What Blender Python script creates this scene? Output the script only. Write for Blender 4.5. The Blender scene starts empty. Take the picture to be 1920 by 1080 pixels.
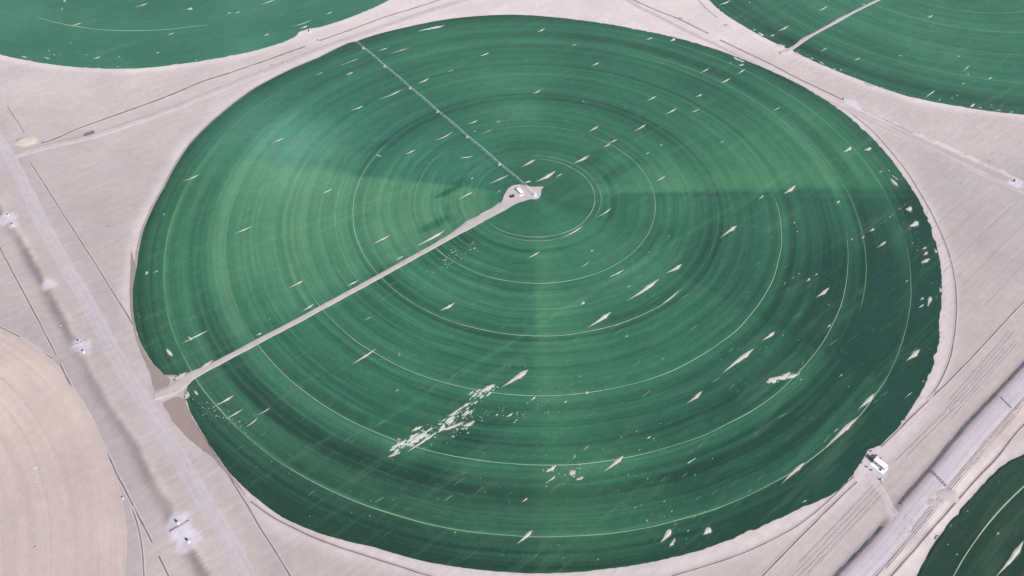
import bpy, math, random
import numpy as np
from mathutils import Matrix, Vector

random.seed(7); rng = np.random.default_rng(7)
sc = bpy.context.scene
COL = sc.collection

# ------------------------------------------------------------------ camera
FPX, PITCH, ROLL = 1372.333, math.radians(42.7489), math.radians(0.19744)
CAM_H = 480.0
CAM = Vector((-0.04729052 * CAM_H, -1.18735909 * CAM_H, CAM_H))
Rx = np.array([[1, 0, 0], [0, math.cos(PITCH), -math.sin(PITCH)], [0, math.sin(PITCH), math.cos(PITCH)]])
Rz = np.array([[math.cos(ROLL), -math.sin(ROLL), 0], [math.sin(ROLL), math.cos(ROLL), 0], [0, 0, 1]])
CM = Rx @ Rz
cam_d = bpy.data.cameras.new("camera"); cam = bpy.data.objects.new("camera", cam_d); COL.objects.link(cam)
cam_d.sensor_width = 36.0; cam_d.lens = FPX / 1920 * 36.0
cam_d.clip_start = 1.0; cam_d.clip_end = 30000.0
m4 = Matrix([list(CM[0]) + [CAM.x], list(CM[1]) + [CAM.y], list(CM[2]) + [CAM.z], [0, 0, 0, 1]])
cam.matrix_world = m4
sc.camera = cam

# ------------------------------------------------------------------ world, sun, exposure
SUN_AZ = math.radians(-42.0)      # direction towards the sun, counted from +X
SUN_EL = math.radians(47.0)
w = bpy.data.worlds.new("World"); sc.world = w; w.use_nodes = True
nt = w.node_tree; nt.nodes.clear()
sky = nt.nodes.new("ShaderNodeTexSky"); sky.sky_type = 'NISHITA'; sky.sun_disc = False
sky.sun_elevation = SUN_EL; sky.sun_rotation = math.radians(90) - SUN_AZ
sky.dust_density = 2.5; sky.air_density = 1.0; sky.altitude = 1400
bg = nt.nodes.new("ShaderNodeBackground"); bg.inputs[1].default_value = 0.11
wo = nt.nodes.new("ShaderNodeOutputWorld")
nt.links.new(sky.outputs[0], bg.inputs[0]); nt.links.new(bg.outputs[0], wo.inputs[0])
sd = bpy.data.lights.new("sun", 'SUN'); sd.energy = 3.4; sd.angle = math.radians(0.6); sd.color = (1.0, 0.955, 0.93)
sun = bpy.data.objects.new("sun", sd); COL.objects.link(sun)
sv = Vector((math.cos(SUN_AZ) * math.cos(SUN_EL), math.sin(SUN_AZ) * math.cos(SUN_EL), math.sin(SUN_EL)))
sun.rotation_euler = sv.to_track_quat('Z', 'Y').to_euler(); sun.location = sv * 900
sc.view_settings.view_transform = 'Standard'; sc.view_settings.look = 'None'
sc.view_settings.gamma = 1.0; sc.view_settings.use_curve_mapping = False
sc.view_settings.exposure = 0.65
sc.render.engine = 'CYCLES'
sc.cycles.volume_bounces = 1; sc.cycles.max_bounces = 4; sc.cycles.diffuse_bounces = 2

HAZE = 0.00004

# ------------------------------------------------------------------ helpers
def G(px, py):
    """point of the flat ground that a measured photograph point stands for"""
    d = CM @ np.array([(px - 960) / FPX, -(py - 540) / FPX, -1.0]); t = -CAM_H / d[2]
    return CAM.x + d[0] * t, CAM.y + d[1] * t
def GP(pts): return np.array([G(*p) for p in pts])

def _h(ix, iy, s):
    n = (ix.astype(np.int64) * 374761393 + iy.astype(np.int64) * 668265263 + s * 2147483647 + 1013904223) & 0xffffffff
    n = ((n ^ (n >> 13)) * 1274126177) & 0xffffffff
    n = (n ^ (n >> 16)) & 0xffff
    return n / 65535.0
def vn(x, y, s=0):
    x = np.asarray(x, float); y = np.asarray(y, float)
    ix = np.floor(x); iy = np.floor(y); fx = x - ix; fy = y - iy
    fx = fx * fx * (3 - 2 * fx); fy = fy * fy * (3 - 2 * fy)
    a = _h(ix, iy, s); b = _h(ix + 1, iy, s); c = _h(ix, iy + 1, s); d = _h(ix + 1, iy + 1, s)
    return (a + (b - a) * fx) * (1 - fy) + (c + (d - c) * fx) * fy
def fbm(x, y, s=0, o=4):
    t = 0; a = .5; n = 0
    for i in range(o):
        t = t + a * vn(x * 2 ** i, y * 2 ** i, s + i * 17); n += a; a *= .5
    return t / n
def sst(a, b, x):
    t = np.clip((x - a) / (b - a), 0, 1); return t * t * (3 - 2 * t)
def gau(x, c, s): return np.exp(-0.5 * ((x - c) / s) ** 2)

def resample(P, step, smooth=True):
    P = np.asarray(P, float)
    if smooth and len(P) > 2:
        Q = np.vstack([2 * P[0] - P[1], P, 2 * P[-1] - P[-2]]); out = []
        for i in range(1, len(Q) - 2):
            p0, p1, p2, p3 = Q[i - 1:i + 3]
            n = max(2, int(np.hypot(*(p2 - p1)) / step))
            t = np.linspace(0, 1, n, endpoint=False)[:, None]
            out.append(.5 * ((2 * p1) + (-p0 + p2) * t + (2 * p0 - 5 * p1 + 4 * p2 - p3) * t ** 2 + (-p0 + 3 * p1 - 3 * p2 + p3) * t ** 3))
        out.append(P[-1:]); P = np.vstack(out)
    L = np.r_[0, np.cumsum(np.hypot(*np.diff(P, axis=0).T))]
    n = max(2, int(L[-1] / step) + 1); s = np.linspace(0, L[-1], n)
    return np.c_[np.interp(s, L, P[:, 0]), np.interp(s, L, P[:, 1])]
def normals2(P):
    T = np.gradient(P, axis=0); T /= np.hypot(T[:, 0], T[:, 1])[:, None] + 1e-9
    return np.c_[-T[:, 1], T[:, 0]]          # left of the running direction

def sdist(P, X, Y):
    """signed distance (left positive) and parameter along polyline P"""
    best = np.full(X.shape, 1e9); sd_ = np.full(X.shape, 1e9); al = np.zeros(X.shape); L = 0
    for a, b in zip(P[:-1], P[1:]):
        d = b - a; l = math.hypot(*d)
        if l < 1e-6: continue
        t = ((X - a[0]) * d[0] + (Y - a[1]) * d[1]) / l ** 2; tc = np.clip(t, 0, 1)
        qx = X - a[0] - tc * d[0]; qy = Y - a[1] - tc * d[1]; dd = np.hypot(qx, qy)
        cr = d[0] * (Y - a[1]) - d[1] * (X - a[0])
        m = dd < best
        best[m] = dd[m]; sd_[m] = (np.sign(cr) * dd)[m]; al[m] = (L + tc * l)[m]; L += l
    return sd_, al

def mk(name, verts, faces, mat=None, parent=None, smooth=False, link=True, cols=None):
    me = bpy.data.meshes.new(name)
    verts = np.asarray(verts, dtype=np.float32).reshape(-1, 3)
    if isinstance(faces, np.ndarray) and faces.ndim == 2:
        k = faces.shape[1]; n = len(faces)
        me.vertices.add(len(verts)); me.vertices.foreach_set('co', verts.ravel())
        me.loops.add(n * k); me.loops.foreach_set('vertex_index', faces.ravel().astype(np.int32))
        me.polygons.add(n); me.polygons.foreach_set('loop_start', np.arange(0, n * k, k, dtype=np.int32))
        me.polygons.foreach_set('loop_total', np.full(n, k, dtype=np.int32))
        me.update(calc_edges=True)
    else:
        me.from_pydata(verts.tolist(), [], [list(map(int, f)) for f in faces]); me.update()
    if cols is not None:
        a = me.color_attributes.new('albedo', 'FLOAT_COLOR', 'POINT')
        a.data.foreach_set('color', np.c_[cols, np.ones(len(cols))].astype(np.float32).ravel())
    if smooth: me.polygons.foreach_set('use_smooth', np.ones(len(me.polygons), dtype=bool))
    if mat: me.materials.append(mat)
    o = bpy.data.objects.new(name, me)
    if link: COL.objects.link(o)
    if parent: o.parent = parent
    return o
def empty(name, loc, rz=0, label=None, cat=None, group=None):
    o = bpy.data.objects.new(name, None); COL.objects.link(o); o.location = loc; o.rotation_euler = (0, 0, rz)
    o.empty_display_size = .5
    return tag(o, label, cat, group)
def tag(o, label=None, cat=None, group=None, kind=None):
    if label: o['label'] = label
    if cat: o['category'] = cat
    if group: o['group'] = group
    if kind: o['kind'] = kind
    return o
class MB:
    def __init__(s): s.v = []; s.f = []
    def box(s, x0, x1, y0, y1, z0, z1, top=1.0):
        n = len(s.v); cx, cy = (x0 + x1) / 2, (y0 + y1) / 2
        for z, k in ((z0, 1), (z1, top)):
            for x, y in ((x0, y0), (x1, y0), (x1, y1), (x0, y1)): s.v.append((cx + (x - cx) * k, cy + (y - cy) * k, z))
        for f in ((3, 2, 1, 0), (4, 5, 6, 7), (0, 1, 5, 4), (1, 2, 6, 5), (2, 3, 7, 6), (3, 0, 4, 7)): s.f.append([n + i for i in f])
        return s
    def tube(s, a, b, r, k=6, r2=None, cap=True):
        a = Vector(a); b = Vector(b); d = (b - a).normalized(); r2 = r if r2 is None else r2
        u = d.cross(Vector((0, 0, 1)) if abs(d.z) < .9 else Vector((1, 0, 0))).normalized(); v = d.cross(u); n = len(s.v)
        for p, rr in ((a, r), (b, r2)):
            for i in range(k):
                t = 2 * math.pi * i / k; s.v.append(tuple(p + u * math.cos(t) * rr + v * math.sin(t) * rr))
        for i in range(k): s.f.append([n + i, n + (i + 1) % k, n + k + (i + 1) % k, n + k + i])
        if cap: s.f.append([n + i for i in range(k)][::-1]); s.f.append([n + k + i for i in range(k)])
        return s
    def path(s, pts, r, k=6):
        for a, b in zip(pts[:-1], pts[1:]): s.tube(a, b, r, k)
        return s
    def poly(s, vs, fs):
        n = len(s.v); s.v += [tuple(v) for v in vs]; s.f += [[n + i for i in f] for f in fs]; return s
    def build(s, name, mat, parent=None): return mk(name, s.v, s.f, mat, parent)
def copy_tree(o, parent=None):
    c = o.copy(); COL.objects.link(c); c.parent = parent
    for ch in o.children: copy_tree(ch, c)
    return c

# ------------------------------------------------------------------ materials
class N:
    """tiny node-graph writer"""
    def __init__(s, name, rough=.9, spec=.2):
        s.m = bpy.data.materials.new(name); s.m.use_nodes = True; s.t = s.m.node_tree
        s.b = s.t.nodes['Principled BSDF']; s.b.inputs['Roughness'].default_value = rough
        s.b.inputs['Specular IOR Level'].default_value = spec
    def n(s, ty, **kw):
        x = s.t.nodes.new(ty)
        for k, v in kw.items():
            if k.startswith('i_'): x.inputs[int(k[2:])].default_value = v
            else: setattr(x, k, v)
        return x
    def l(s, a, b): s.t.links.new(a, b); return b
    def coord(s, scale=(1, 1, 1), rot=(0, 0, 0)):
        g = s.n('ShaderNodeNewGeometry'); m = s.n('ShaderNodeMapping', vector_type='POINT')
        # rotate first, then scale, so that streaks follow one direction
        r = s.n('ShaderNodeVectorRotate', rotation_type='Z_AXIS'); r.inputs['Angle'].default_value = rot[2]
        s.l(g.outputs['Position'], r.inputs['Vector']); s.l(r.outputs[0], m.inputs[0]); m.inputs['Scale'].default_value = scale
        return m.outputs[0]
    def noise(s, vec, sc_, det=4, ro=.55, lo=0.3, hi=0.7, a=0., b=1.):
        x = s.n('ShaderNodeTexNoise'); x.inputs['Scale'].default_value = sc_; x.inputs['Detail'].default_value = det
        x.inputs['Roughness'].default_value = ro; s.l(vec, x.inputs['Vector'])
        r = s.n('ShaderNodeMapRange'); s.l(x.outputs[0], r.inputs[0])
        for i, v in enumerate((lo, hi, a, b)): r.inputs[i + 1].default_value = v
        return r.outputs[0]
    def mul(s, a, b):
        x = s.n('ShaderNodeMath', operation='MULTIPLY')
        for i, v in enumerate((a, b)):
            if isinstance(v, (int, float)): x.inputs[i].default_value = v
            else: s.l(v, x.inputs[i])
        return x.outputs[0]
    def mix(s, f, a, b, mode='MIX'):
        x = s.n('ShaderNodeMix', data_type='RGBA', blend_type=mode)
        for i, v in ((0, f), (6, a), (7, b)):
            if isinstance(v, (int, float)): x.inputs[i].default_value = v
            elif isinstance(v, tuple): x.inputs[i].default_value = v + (1,) if len(v) == 3 else v
            else: s.l(v, x.inputs[i])
        return x.outputs[2]
    def scalecol(s, col, f):
        x = s.n('ShaderNodeVectorMath', operation='SCALE'); s.l(col, x.inputs[0]); s.l(f, x.inputs['Scale']); return x.outputs[0]
    def bump(s, h, strength, dist):
        x = s.n('ShaderNodeBump'); x.inputs['Strength'].default_value = strength; x.inputs['Distance'].default_value = dist
        s.l(h, x.inputs['Height']); s.l(x.outputs[0], s.b.inputs['Normal'])
    def col(s, c):
        if isinstance(c, tuple): s.b.inputs['Base Color'].default_value = c + (1,)
        else: s.l(c, s.b.inputs['Base Color'])
        return s.m

WIND = math.radians(39.5)
def sandy(name, base, var=.06, fine=.05, streak=0., bump=.4, attr=False):
    k = N(name, .95, .1); p = k.coord()
    if attr:
        a = k.n('ShaderNodeAttribute', attribute_name='albedo'); c = a.outputs['Color']
    else:
        r = k.n('ShaderNodeRGB'); r.outputs[0].default_value = base + (1,); c = r.outputs[0]
    c = k.scalecol(c, k.noise(p, .018, 5, .6, .3, .7, 1 - var, 1 + var))
    c = k.scalecol(c, k.noise(p, .16, 5, .6, .3, .7, 1 - fine, 1 + fine))
    c = k.mix(k.noise(p, .03, 3, .5, .42, .66, 0, .35), c, k.mix(1., c, (1.03, .985, .93), 'MULTIPLY'))
    if streak:
        q = k.coord((.02, .35, 1), (0, 0, -WIND))
        c = k.scalecol(c, k.noise(q, 1., 3, .5, .35, .7, 1 - streak, 1 + streak))
    f = k.noise(p, .8, 6, .65)
    k.bump(f, bump, .35)
    return k.col(c)

SAND = (.375, .314, .286)
M = {}
M['ground'] = sandy('desert_ground', SAND, .08, .06, .05, .28, attr=True)
M['road'] = sandy('compacted_gravel', (.425, .355, .345), .05, .05, .03, .2)
M['road_light'] = sandy('pale_gravel', (.40, .338, .332), .05, .05, .03, .2)
M['road_right'] = sandy('lavender_gravel', (.41, .36, .368), .04, .04, .03, .2)
M['patch'] = sandy('bare_sand', (.43, .43, .37), .08, .12, 0, .4)
M['thin_crop'] = sandy('thin_crop', (.085, .105, .060), .1, .3, 0, .5)
M['patch_warm'] = sandy('bare_sand_warm', (.42, .37, .32), .06, .1, 0, .3)
M['bank_warm'] = sandy('heap_sand', (.43, .37, .32), .08, .08, 0, .5)
M['bank'] = sandy('sand_bank', (.395, .33, .312), .05, .05, 0, .5)
M['bed'] = sandy('damp_soil_shade', (.13, .10, .09), .1, .1, 0, .3)  # moist ditch floor, with the wall's shadow put into its colour
M['brown'] = sandy('brown_soil', (.235, .180, .155), .05, .04, 0, .3)
M['yellow'] = sandy('yellow_sand', (.46, .40, .33), .08, .08, 0, .8)
M['gravel'] = sandy('white_gravel', (.52, .465, .50), .1, .16, 0, .9)
def plain(name, c, rough=.6, spec=.4, metal=0, var=.08, sc_=1.5):
    k = N(name, rough, spec); k.b.inputs['Metallic'].default_value = metal
    r = k.n('ShaderNodeRGB'); r.outputs[0].default_value = c + (1,)
    return k.col(k.scalecol(r.outputs[0], k.noise(k.coord(), sc_, 4, .6, .3, .7, 1 - var, 1 + var)))
M['galv'] = plain('galvanised_steel', (.80, .84, .83), .4, .5, .0)
M['rubber'] = plain('black_rubber', (.02, .02, .022), .8)
M['white'] = plain('white_paint', (.82, .82, .83), .5)
M['wall'] = plain('pale_wall', (.60, .59, .63), .7)
M['dark'] = plain('dark_sheet', (.05, .038, .05), .7)
M['glass'] = plain('window_glass', (.04, .05, .06), .15)
M['black'] = plain('black_tank', (.012, .012, .014), .45)
M['concrete'] = plain('concrete', (.52, .50, .54), .85)
M['slab'] = plain('dusty_concrete', (.42, .375, .385), .9)
M['cdark'] = plain('dark_concrete', (.09, .085, .095), .85)
M['truck'] = plain('dark_truck_paint', (.12, .10, .12), .5)
M['cargo'] = plain('dark_cargo', (.17, .145, .17), .8)
M['water'] = plain('standing_water', (.03, .06, .06), .1)

def crop_mat():
    k = N('wheat_crop', .9, .05); p = k.coord()
    a = k.n('ShaderNodeAttribute', attribute_name='albedo'); c = a.outputs['Color']
    c = k.scalecol(c, k.noise(p, .012, 4, .55, .3, .7, .88, 1.12))
    c = k.scalecol(c, k.noise(p, .12, 5, .65, .3, .7, .90, 1.10))
    c = k.scalecol(c, k.noise(p, .7, 4, .7, .3, .7, .88, 1.12))
    c = k.mix(k.noise(p, .05, 5, .65, .5, .72, 0, .30), c, k.mix(1., c, (1.16, 1.03, .9), 'MULTIPLY'))
    q = k.coord((.012, .14, 1), (0, 0, -WIND))
    c = k.mix(k.noise(q, 1., 3, .5, .56, .80, 0, .30), c, (.095, .165, .10))     # thin wind streaks of sparse crop
    q2 = k.coord((.035, .5, 1), (0, 0, -WIND))
    c = k.mix(k.noise(q2, 1., 4, .6, .60, .78, 0, .22), c, (.14, .20, .13))
    k.bump(k.noise(p, 1.4, 4, .7), .5, .3)
    return k.col(c)
M['crop'] = crop_mat()

# ------------------------------------------------------------------ outlines of the fields
FIELDS = {}   # name -> centre, table of boundary radii
def bound(c, pts, closed_r):
    q = GP(pts) - np.array(c); az = np.degrees(np.arctan2(q[:, 1], q[:, 0])); r = np.hypot(*q.T)
    o = np.argsort(az); az = az[o]; r = r[o]
    # outside the measured span fall back to the round radius
    full = list(zip(az, r)); gaps = []
    for i in range(len(az)):
        a0 = az[i]; a1 = az[(i + 1) % len(az)] + (360 if i == len(az) - 1 else 0)
        if a1 - a0 > 25: gaps += [(a0 + 10, closed_r), (a1 - 10, closed_r)]
    full = sorted([((a + 180) % 360 - 180, b) for a, b in full + gaps])
    a = np.array([f[0] for f in full]); b = np.array([f[1] for f in full])
    a = np.r_[a[-1] - 360, a, a[0] + 360]; b = np.r_[b[-1], b, b[0]]
    return lambda t: np.interp(t, a, b)
main_b = bound((0, 0), [(357, 270), (310, 350), (270, 430), (257, 500), (250, 540), (252, 600), (263, 640), (285, 678), (308, 703), (334, 703), (352, 722), (350, 748), (357, 772), (380, 812), (430, 885), (470, 925), (530, 970), (600, 1000), (700, 1025), (800, 1053), (900, 1068), (1000, 1075), (1140, 1066), (1300, 1035), (1440, 981), (1500, 953), (1556, 930), (1588, 905), (1602, 886), (1618, 860), (1631, 843), (1655, 832), (1680, 806), (1730, 730), (1748, 690), (1760, 642), (1760, 600), (1765, 560), (1765, 520), (1750, 440), (1735, 400), (1700, 340), (1650, 275), (1580, 210), (1500, 160), (1400, 115), (1300, 80), (1200, 57), (1100, 40), (1030, 32), (960, 28), (850, 35), (760, 52), (700, 67), (668, 79), (655, 81), (600, 108), (480, 165), (420, 210)], 382)
CEN = {'TL': (-526, 620), 'TR': (640, 540), 'BR': (570, -663), 'BL': (-610, -490)}
tl_b = bound(CEN['TL'], [(0, 102), (50, 113), (125, 124), (200, 129), (280, 127), (360, 117), (470, 97), (530, 80), (552, 70), (562, 60), (578, 54), (600, 51), (650, 35), (700, 15), (730, 0)], 377.4)
tr_b = bound(CEN['TR'], [(1330, 0), (1350, 20), (1400, 52), (1440, 74), (1470, 88), (1495, 100), (1600, 145), (1700, 180), (1800, 200), (1920, 215)], 402)
br_b = bound(CEN['BR'], [(1920, 852), (1880, 873), (1830, 925), (1780, 982), (1740, 1040), (1720, 1080)], 430)
bl_b = bound(CEN['BL'], [(0, 615), (50, 635), (97, 672), (150, 740), (200, 840), (230, 930), (240, 1000), (235, 1080)], 351)

def outside(X, Y):
    """1 well outside every crop, 0 inside"""
    m = np.ones(np.shape(X))
    for c, b_ in (((0, 0), main_b), (CEN['TL'], tl_b), (CEN['TR'], tr_b), (CEN['BR'], br_b)):
        dx, dy = X - c[0], Y - c[1]; r = np.hypot(dx, dy) - b_(np.degrees(np.arctan2(dy, dx)))
        m = m * sst(-1.5, 6, r)
    return m

# ------------------------------------------------------------------ relief of the ground
CREST = resample(GP([(-60, 262), (-25, 340), (12, 405), (42, 445), (72, 500), (105, 562), (150, 648), (192, 732), (215, 768), (250, 818), (272, 858), (297, 905), (330, 962), (368, 1030), (400, 1085), (450, 1180)]), 12)
RAMP = resample(GP([(2000, 596), (1962, 645), (1920, 690), (1872, 742), (1812, 806), (1764, 865), (1720, 916), (1688, 952), (1650, 1003), (1600, 1055), (1560, 1100), (1480, 1200)]), 12)
TRBANK = resample(GP([(1600, 203), (1700, 247), (1790, 287), (1870, 322), (1905, 338), (2000, 380)]), 12)
TLSOFT = resample(GP([(40, 283), (120, 262), (200, 247), (330, 203), (480, 150)]), 14)
def relief(X, Y):
    z = .10 * (fbm(X / 60, Y / 60, 3) - .5)
    rr = np.hypot(X, Y)
    s, al = sdist(CREST, X, Y)            # running towards the camera: right of travel = negative
    s = -s                                 # so: s>0 is the field (west) side ... flipped below
    # travel direction is (+x,-y): left of travel is the east side
    e = -s
    lump = .75 * fbm(al / 9, e / 5, 11, 3) + .5
    slope = sst(-10, -1.5, e) * 1.7
    crown = gau(e, 0, 1.8) * lump * 1.0
    plat = np.where(e < 0, slope, 1.1 + .6 * (1 - sst(0, 4.5, e)))
    plat = np.where(e > 22, 1.1 * (1 - sst(22, 28, e)), plat)
    z = z + np.where(e > -12, plat, 0) + crown
    # raised road at the right
    s, al = sdist(RAMP, X, Y)              # travel (-x,-y): left of travel = east = road side
    gap = gau(al, AL_GAP, 4.5)
    h = 2.3 * (1 - .85 * gap)
    e = s
    z2 = np.where(e < 0, h * sst(-3.6, -.3, e), h * (1 - sst(17, 27, e)))
    z2 = z2 + .9 * gau(e, 15.5, 1.3) * sst(.35, .6, fbm(al / 14, 0 * al, 5, 3)) * (e > 10)
    z = z + z2
    s, al = sdist(TRBANK, X, Y)            # travel (+x,-y): left = north-east
    z = z + 1.0 * gau(s, 1, 2.2) * (.55 + .8 * fbm(al / 7, 0 * al, 9, 3)) + .35 * gau(s, 4.5, 1.2) * (fbm(al / 5, 0 * al, 19, 2) > .55)
    return .1 + (z - .1) * outside(X, Y)
_g = np.array([G(1672, 968)])
_, _a = sdist(RAMP, _g[:, 0], _g[:, 1]); AL_GAP = float(_a[0])
def H1(x, y): return float(relief(np.array([x]), np.array([y]))[0])

def axis(a, b, st, far):
    c = list(np.arange(a, b + .01, st)); s = st; lo = a; hi = b; L = []; R = []
    while lo > -far: s *= 1.35; lo -= s; hi += s; L.append(lo); R.append(hi)
    return np.array(L[::-1] + c + R)
ax = axis(-780, 760, 2.4, 9000); ay = axis(-430, 500, 2.4, 9000)
X, Y = np.meshgrid(ax, ay); nx, ny = len(ax), len(ay)
near = (np.abs(X) < 1100) & (np.abs(Y) < 800)
Z = np.zeros_like(X); Z[near] = relief(X[near], Y[near])

# ground colour: large soft differences of soil, plus bank light and shade painted in, all fixed to the place
base = np.array(SAND); C = np.ones(X.shape)[..., None] * base
def tint(mask, col, amt):
    global C
    a = (np.clip(mask, 0, 1) * amt)[..., None]; C = C * (1 - a) + np.array(col) * a
blot = fbm(X / 130, Y / 130, 21, 4)
C *= (0.89 + .22 * blot)[..., None]; C *= (1 + .07 * (fbm(X / 18, Y / 18, 23, 4) - .5))[..., None]
# greyer sand in the west, paler sand in the north
tint(sst(-150, -460, X) * sst(230, 90, Y), (.352, .294, .270), .8)
tint(sst(-120, -260, Y) * sst(150, 260, X), (.375, .308, .282), .75)
tint(sst(380, 430, X) * sst(140, 40, Y) * sst(-140, -60, Y), (.325, .275, .262), .75)
tint(sst(-20, 220, Y), (.425, .354, .324), 1.)
tint(sst(250, 330, Y) * sst(-420, -150, X) * (1 - .35 * sst(200, 520, X)), (.52, .445, .412), .8)
rr = np.hypot(X, Y); az = np.degrees(np.arctan2(Y, X))
tint(gau(rr, main_b(az) + 5, 5) * near, (.50, .435, .41), .6)
for kk, bb in (('TL', tl_b), ('TR', tr_b), ('BR', br_b)):
    dx, dy = X - CEN[kk][0], Y - CEN[kk][1]; r_ = np.hypot(dx, dy); a_ = np.degrees(np.arctan2(dy, dx))
    tint(gau(r_, bb(a_) + 4, 5), (.52, .455, .43), .7)
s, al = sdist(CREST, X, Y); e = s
tint(gau(e, -3.2, 3.6) * sst(.6, -.6, e) * (.55 + .45 * sst(.3, .6, fbm(al / 30, e / 12, 33))), (.185, .150, .138), .95)  # shade of the bank's left slope, painted into the ground colour
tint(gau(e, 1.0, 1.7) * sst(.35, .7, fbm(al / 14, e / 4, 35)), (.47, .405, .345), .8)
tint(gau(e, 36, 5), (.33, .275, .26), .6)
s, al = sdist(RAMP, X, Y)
tint(gau(s, -2.2, 1.5) * (1 - gau(al, AL_GAP, 4)), (.24, .20, .195), .7)  # painted shade on the slope below the raised road
tint(gau(s, 15.5, 1.6) * sst(.3, .6, fbm(al / 14, 0 * al, 5, 3)), (.52, .46, .40), .8)
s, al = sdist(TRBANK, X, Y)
tint(gau(s, 1, 1.6), (.52, .45, .43), .9); tint(gau(s, -4.5, 3.0), (.33, .28, .27), .55)  # lit crest and shaded near slope, painted as ground colour
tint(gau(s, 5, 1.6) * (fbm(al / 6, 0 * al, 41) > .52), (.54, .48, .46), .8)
s, al = sdist(TLSOFT, X, Y)
tint(gau(s, 4, 3) , (.34, .295, .29), .35)
# pale lime-like spills around the culverts
for px_, py_, r0, am_ in ((152, 650, 8, .8), (160, 662, 6, .6), (14, 412, 10, .8), (28, 424, 5, .7), (92, 537, 7, .6), (335, 985, 9, .7), (352, 1014, 9, .7), (345, 1000, 7, .9), (583, 59, 6, 1.), (1905, 345, 8, .8), (1640, 885, 9, .35), (1350, 70, 8, .6), (1598, 193, 8, .7), (590, 76, 8, .4)):
    q = G(px_, py_); dd = np.hypot(X - q[0], Y - q[1]) * (.7 + .6 * fbm(X / 4, Y / 4, 61, 3))
    tint(sst(r0 * 1.15, r0 * .75, dd) , (.50, .45, .475), am_)
# dry circle at the lower left
dx, dy = X - CEN['BL'][0], Y - CEN['BL'][1]; rb = np.hypot(dx, dy); ab = np.degrees(np.arctan2(dy, dx))
bl_edge = sst(1.5, -1.5, rb - bl_b(ab))
tint(gau(rb, bl_b(ab) + 2, 12), (.30, .25, .245), .7)
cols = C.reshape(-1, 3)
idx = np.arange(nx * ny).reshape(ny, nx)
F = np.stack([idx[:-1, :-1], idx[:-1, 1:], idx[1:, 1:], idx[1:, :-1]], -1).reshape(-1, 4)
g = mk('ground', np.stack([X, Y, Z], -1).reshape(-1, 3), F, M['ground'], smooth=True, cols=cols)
tag(g, 'pinkish pale desert sand between the green circles', kind='structure')

# ------------------------------------------------------------------ strips on the ground
def strip(name, px, prof, mat, step=4., jit=0., wn=0., parent=None, ground_pts=None, lift=.0, seed=0, taper=False, follow=True):
    P = resample(GP(px) if ground_pts is None else ground_pts, step)
    Nn = normals2(P); n = len(P); al = np.arange(n) * step
    P = P + Nn * (jit * (vn(al / 13, 0 * al, 50 + seed) - .5) * 2)[:, None]
    wsc = 1 + wn * (fbm(al / 7, 0 * al, 70 + seed, 3) - .5) * 2
    if taper: wsc = wsc * np.clip(np.minimum(np.arange(n), np.arange(n)[::-1]) / 2.0, .12, 1)
    k = len(prof); V = np.zeros((n, k, 3))
    for j, (o_, z_) in enumerate(prof):
        V[:, j, :2] = P + Nn * (o_ * wsc)[:, None]
        h = relief(V[:, j, 0], V[:, j, 1]) if follow else 0
        V[:, j, 2] = h + z_ * (wsc if taper else 1) + lift
    if follow:   # never dip below the ground sheet, whose cells are 2.4 m
        pass
    ii = np.arange(n * k).reshape(n, k)
    F = np.stack([ii[:-1, :-1], ii[1:, :-1], ii[1:, 1:], ii[:-1, 1:]], -1).reshape(-1, 4)[:, ::-1]
    return mk(name, V.reshape(-1, 3), np.ascontiguousarray(F), mat, parent, smooth=False)

# roads: gently crowned sheets with feathered shoulders
ROADP = lambda w_, h=.22: [(-w_ - .6, -.12), (-w_, h * .7), (-w_ * .5, h), (0, h), (w_ * .5, h), (w_, h * .7), (w_ + .6, -.12)]
tag(strip('road', [(-40, 225), (0, 268), (35, 327), (70, 400), (120, 495), (160, 562), (205, 645), (250, 722), (306, 808), (360, 900), (405, 975), (455, 1065), (500, 1150)], ROADP(5.6, .3), M['road_light'], 4, .7, .08),
    'wide pale gravel road running down the left side', kind='structure')
tag(strip('road', [(20, 296), (60, 283), (168, 257), (250, 231), (330, 202), (430, 162), (520, 127), (600, 94), (700, 58), (800, 24), (900, -10), (1000, -60)], ROADP(4.0, .26), M['road'], 4, .7, .2, seed=2),
    'pale gravel road between the big circle and the upper left field', kind='structure')
tag(strip('road', [(1130, -30), (1190, 8), (1260, 44), (1330, 78), (1400, 112), (1470, 147), (1560, 192), (1620, 220), (1700, 258), (1800, 306), (1900, 352), (2000, 400)], ROADP(3.4, .2), M['road'], 4, 1.0, .35, seed=3),
    'narrow gravel road between the big circle and the upper right field', kind='structure')
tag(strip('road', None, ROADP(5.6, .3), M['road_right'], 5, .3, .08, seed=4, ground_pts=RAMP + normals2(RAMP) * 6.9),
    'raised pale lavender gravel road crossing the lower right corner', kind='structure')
tag(strip('road', [(1676, 970), (1665, 948), (1655, 925), (1640, 906), (1630, 890)], ROADP(3.0, .2), M['road'], 2.5, .2, .15, seed=5),
    'short dusty spur from the raised road up to the white pump house', kind='structure')

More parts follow.
